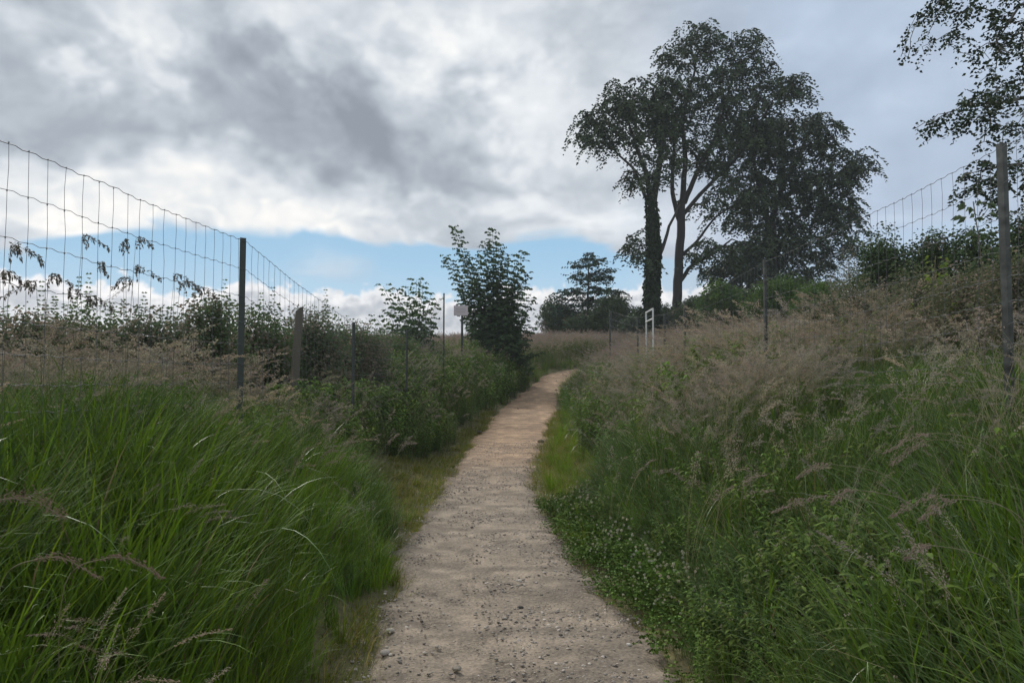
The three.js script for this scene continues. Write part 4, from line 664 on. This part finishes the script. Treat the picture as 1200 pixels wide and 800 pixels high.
// ---------------------------------------------------------------- gravel and stones on the path
function stoneGeo(seed, flat) { const g = new THREE.IcosahedronGeometry(1, 1), a = g.attributes.position; for (let i = 0; i < a.count; i++) { const x = a.getX(i), y = a.getY(i), z = a.getZ(i), n = 0.7 + 0.6 * fbm(x * 1.6 + seed * 7 + z, y * 1.6 + z * 1.3, 2); a.setXYZ(i, x * n, y * n * flat, z * n * 0.8); } g.computeVertexNormals(); return g; }
{
  const r = rng(71), m4 = new THREE.Matrix4(), q = new THREE.Quaternion(), e = new THREE.Euler(), c = new THREE.Color();
  const grit = new THREE.Group(); grit.name = 'gravel'; tag(grit, 'loose grit and small stones strewn over the path', 'gravel', null, 'stuff'); scene.add(grit);
  for (let k = 0; k < 3; k++) {
    const spots = [];
    for (let i = 0; i < 15000; i++) { const d = 2.6 + Math.pow(r(), 1.5) * 14, u = (r() * 2 - 1) * 1.0, x = pathX(d) + u; if (Math.abs(u) > halfW(d) + 0.08) continue; const wear = Math.exp(-Math.pow((u + 0.34) / 0.2, 2)) * sstep(9, 6, d); if (r() < wear * 0.9 || fbm(x * 2.2, d * 2.2, 2) < 0.28 + 0.3 * r()) continue; spots.push([x, d, 0.0018 + 0.012 * Math.pow(r(), 5)]); }
    const im = new THREE.InstancedMesh(stoneGeo(k + 1, 0.5), M.stone, spots.length); im.name = 'grit'; im.castShadow = im.receiveShadow = true;
    spots.forEach(([x, d, s], i) => { e.set((r() - 0.5) * 0.6, r() * 6.28, (r() - 0.5) * 0.6); q.setFromEuler(e); m4.compose(V(x, pathSurface(x, d) + s * 0.1, -d), q, V(s, s, s)); im.setMatrixAt(i, m4); const v = r() < 0.14 ? 0.40 + 0.22 * r() : 0.15 + 0.24 * r(); im.setColorAt(i, c.setRGB(v, v * 0.88, v * 0.76)); });
    grit.add(im);
  }
  const onPath = (px, py) => { let d = 2; while (d < 40) { const p = at(px, py, d); if (p.y <= pathSurface(p.x, d)) return [p.x, d]; d += 0.02; } return [0, 5]; };
  const ST = [[632 * 0.25 + 450, 682, 0.026, [0.5, 0.46, 0.40], 'pale flat stone lying in the middle of the gritty path'], [610, 713, 0.022, [0.06, 0.05, 0.045], 'small dark stone just below the pale flat stone on the path'], [553, 618, 0.02, [0.12, 0.1, 0.085], 'dark stone near the left-hand verge where the path narrows'], [562, 507, 0.075, [0.07, 0.055, 0.045], 'dark clod of earth on the sand by the weedy bank'], [634, 518, 0.085, [0.10, 0.08, 0.055], 'broken turf clod at the grassy edge of the sandy path'], [655, 481, 0.07, [0.11, 0.085, 0.06], 'low brown clod across the sand before the bend'], [652, 457, 0.06, [0.2, 0.15, 0.11], 'brown stone on the sandy path near the saplings'], [607, 479, 0.03, [0.06, 0.05, 0.04], 'little black stone on the orange sand'], [457, 740, 0.028, [0.42, 0.38, 0.33], 'pale upright stone against the grassy path edge'], [450, 767, 0.036, [0.36, 0.32, 0.28], 'rounded pale stone in the dark litter at the path edge'], [535, 785, 0.03, [0.3, 0.26, 0.21], 'flat buff stone on the smooth side of the path'], [737, 757, 0.018, [0.55, 0.52, 0.47], 'bright chip of stone at the gravelly side of the path'], [500, 572, 0.02, [0.1, 0.085, 0.07], 'dark stone beside the yellow turf'], [657, 745, 0.017, [0.08, 0.07, 0.06], 'dark chip in the gravelly middle of the path']];
  ST[2][4] = 'dark stone on the path where it narrows between turf and clover';
  for (const [px, py, s, col, label] of ST) { const [x, d] = onPath(px, py), m = part(numbered('stone'), stoneGeo(Math.round(px), 0.5), new THREE.MeshStandardMaterial({ color: new THREE.Color().setRGB(...col), roughness: 0.95 }), scene); m.scale.setScalar(s); m.rotation.y = r() * 6; m.position.set(x, pathSurface(x, d) + s * 0.15, -d); tag(m, label, 'stone'); }
}

// ---------------------------------------------------------------- single grass stems that stand out
function grassStem(name, label, category, group, foot, tip, o) {
  const r = rng(o.seed), g = thing(name, label, category, [foot.x, foot.y, foot.z], group), s = new Soup(), w = new Soup(), t = tip.clone().sub(foot);
  const end = V(t.x + o.dir * o.nod, t.y - o.nod * 0.55, t.z), cv = new THREE.CatmullRomCurve3([V(0, 0, 0), V(t.x * 0.25, t.y * 0.5, t.z * 0.2), V(t.x * 0.8, t.y * 0.93, t.z * 0.8), t.clone(), end]), P = cv.getPoints(28);
  tubeAlong(P, P.map((_, i) => lerp(o.rad, o.rad * 0.35, i / 28)), 4, w, o.stem);
  for (let b = 0; b < o.branches; b++) {                  // hanging side branches, each with a cluster of spikelets
    const k = Math.min(28, Math.round(lerp(o.k0, 28, b / (o.branches - 1)))), p = P[k], len = o.len * (1 - 0.5 * b / o.branches) * (0.6 + 0.6 * r()), a = r() * 6.28, hx = Math.cos(a) * 0.55 + o.dir * 0.6, hz = Math.sin(a) * 0.5;
    const Q = [p.clone(), V(p.x + hx * len * 0.5, p.y + len * 0.12, p.z + hz * len * 0.5), V(p.x + hx * len * 0.85, p.y - len * 0.28, p.z + hz * len * 0.85), V(p.x + hx * len, p.y - len * 0.75, p.z + hz * len)], C = new THREE.CatmullRomCurve3(Q).getPoints(8);
    tubeAlong(C, 0.0008, 3, w, o.stem);
    const pts = C.map((c, i) => { const q = C[Math.min(i + 1, 8)].clone().sub(C[Math.max(0, i - 1)]).normalize(); return [c.x, c.y, c.z, q.x, q.y, q.z]; });
    panicle(s, pts, 0, 16, 0.006, o.sl, o.color, r, 0.6);
  }
  part('stem', w.geo(), M.seed, g); part('seed_head', s.geo(), M.seed, g); return g;
}
{
  // dark heads against the low sky, over the hedge by the fence
  const H = [[14, 287, 3.4, 1], [2, 318, 3.6, 1], [40, 330, 4.2, -1], [58, 322, 4.2, 1], [82, 340, 4.5, 1], [97, 276, 5, 1], [104, 347, 4.6, 1], [118, 308, 5.2, 0.2], [145, 281, 5.4, 0.1], [152, 326, 5, -1], [160, 279, 5.6, 1], [158, 312, 5, 1], [205, 322, 5.6, 1], [212, 330, 5.2, 1], [231, 336, 6, 1]];
  H.forEach(([px, py, d, dir], i) => { const tip = at(px, py, d), foot = at(px - dir * 14, 448, d); foot.y = Y(foot.x, foot.z) - 0.03; grassStem('grass_stem', 'tall grass stem with a dark nodding head against the pale low sky', 'grass stem', 'tall grass stems rising in front of the fence', foot, tip, { seed: 700 + i, nod: 0.10 + 0.06 * hash2(i, 3), dir, rad: 0.0018, stem: [0.14, 0.14, 0.08], color: [0.15, 0.13, 0.10], branches: 12, len: 0.055, k0: 17, sl: 0.017 }); });
  // pale arching heads in the bank
  const A = [[905, 600, 985, 582, 3.0], [1038, 530, 1105, 508, 3.0], [1045, 545, 1100, 515, 3.1], [1045, 605, 1120, 580, 2.7], [1062, 655, 1100, 640, 2.5], [1080, 610, 1130, 585, 2.6], [935, 560, 985, 545, 3.2], [975, 590, 1010, 575, 2.8]];
  A.forEach(([x0, y0, x1, y1, d], i) => {
    const tip = at(x0, y0, d), mid = at(x1, y1, d), foot = at(x1 + 110, 560, d - 0.15); foot.y = Y(foot.x, foot.z) - 0.03;
    const g = thing('arching_grass', 'long grass stem arching over with a feathery pinkish-brown head on the bank', 'grass stem', [foot.x, foot.y, foot.z], 'arching grass stems on the bank'), r = rng(740 + i), w = new Soup(), s = new Soup();
    const cv = new THREE.CatmullRomCurve3([V(0, 0, 0), at(x1 + 70, (y1 + 25), d - 0.05).sub(foot), mid.clone().sub(foot), at((x0 + x1) / 2, (y0 + y1) / 2 - 6, d).sub(foot), tip.clone().sub(foot)]), P = cv.getPoints(30);
    tubeAlong(P, P.map((_, k) => lerp(0.002, 0.0008, k / 30)), 4, w, [0.25, 0.24, 0.14]);
    const pts = P.map((p, k) => { const q = P[Math.min(k + 1, 30)].clone().sub(P[Math.max(0, k - 1)]).normalize(); return [p.x, p.y, p.z, q.x, q.y, q.z]; });
    panicle(s, pts, 18, 150, 0.024, 0.011, [0.30, 0.235, 0.19], r, 0.8);
    part('stem', w.geo(), M.seed, g); part('seed_head', s.geo(), M.seed, g);
  });
  const B = [[35, 585, -20, 600, 2.6, 'reddish-brown tousled grass head beside the green grass at the fence side'], [75, 655, 0, 668, 2.2, 'grass head lying level over the green blades by the path'], [150, 655, 165, 690, 2.3, 'grass head hanging down among bright green blades']];
  B.forEach(([x0, y0, x1, y1, d, label], i) => { const foot = at(x0 - 60, 700, d); foot.y = Y(foot.x, foot.z) - 0.03; const g = thing('brown_grass_head', label, 'grass stem', [foot.x, foot.y, foot.z]), r = rng(770 + i), w = new Soup(), s = new Soup(); const cv = new THREE.CatmullRomCurve3([V(0, 0, 0), at(x0 - 70, y0 + 20, d).sub(foot), at(x0 - 30, y0, d).sub(foot), at(x0, y0, d).sub(foot), at(x0 + 40, y0 + 22, d).sub(foot)]), P = cv.getPoints(30); tubeAlong(P, 0.0016, 4, w, [0.25, 0.23, 0.13]); const pts = P.map((p, k) => { const q = P[Math.min(k + 1, 30)].clone().sub(P[Math.max(0, k - 1)]).normalize(); return [p.x, p.y, p.z, q.x, q.y, q.z]; }); panicle(s, pts, 13, i ? 150 : 320, i ? 0.022 : 0.05, 0.01, [0.24, 0.165, 0.13], r, 0.8); part('stem', w.geo(), M.seed, g); part('seed_head', s.geo(), M.seed, g); });
}
scene.fog = new THREE.FogExp2(new THREE.Color().setRGB(0.82, 0.88, 0.95), 0.001);
shade(scene);
renderer.setSize(1024, 682);
renderer.render(scene, camera);
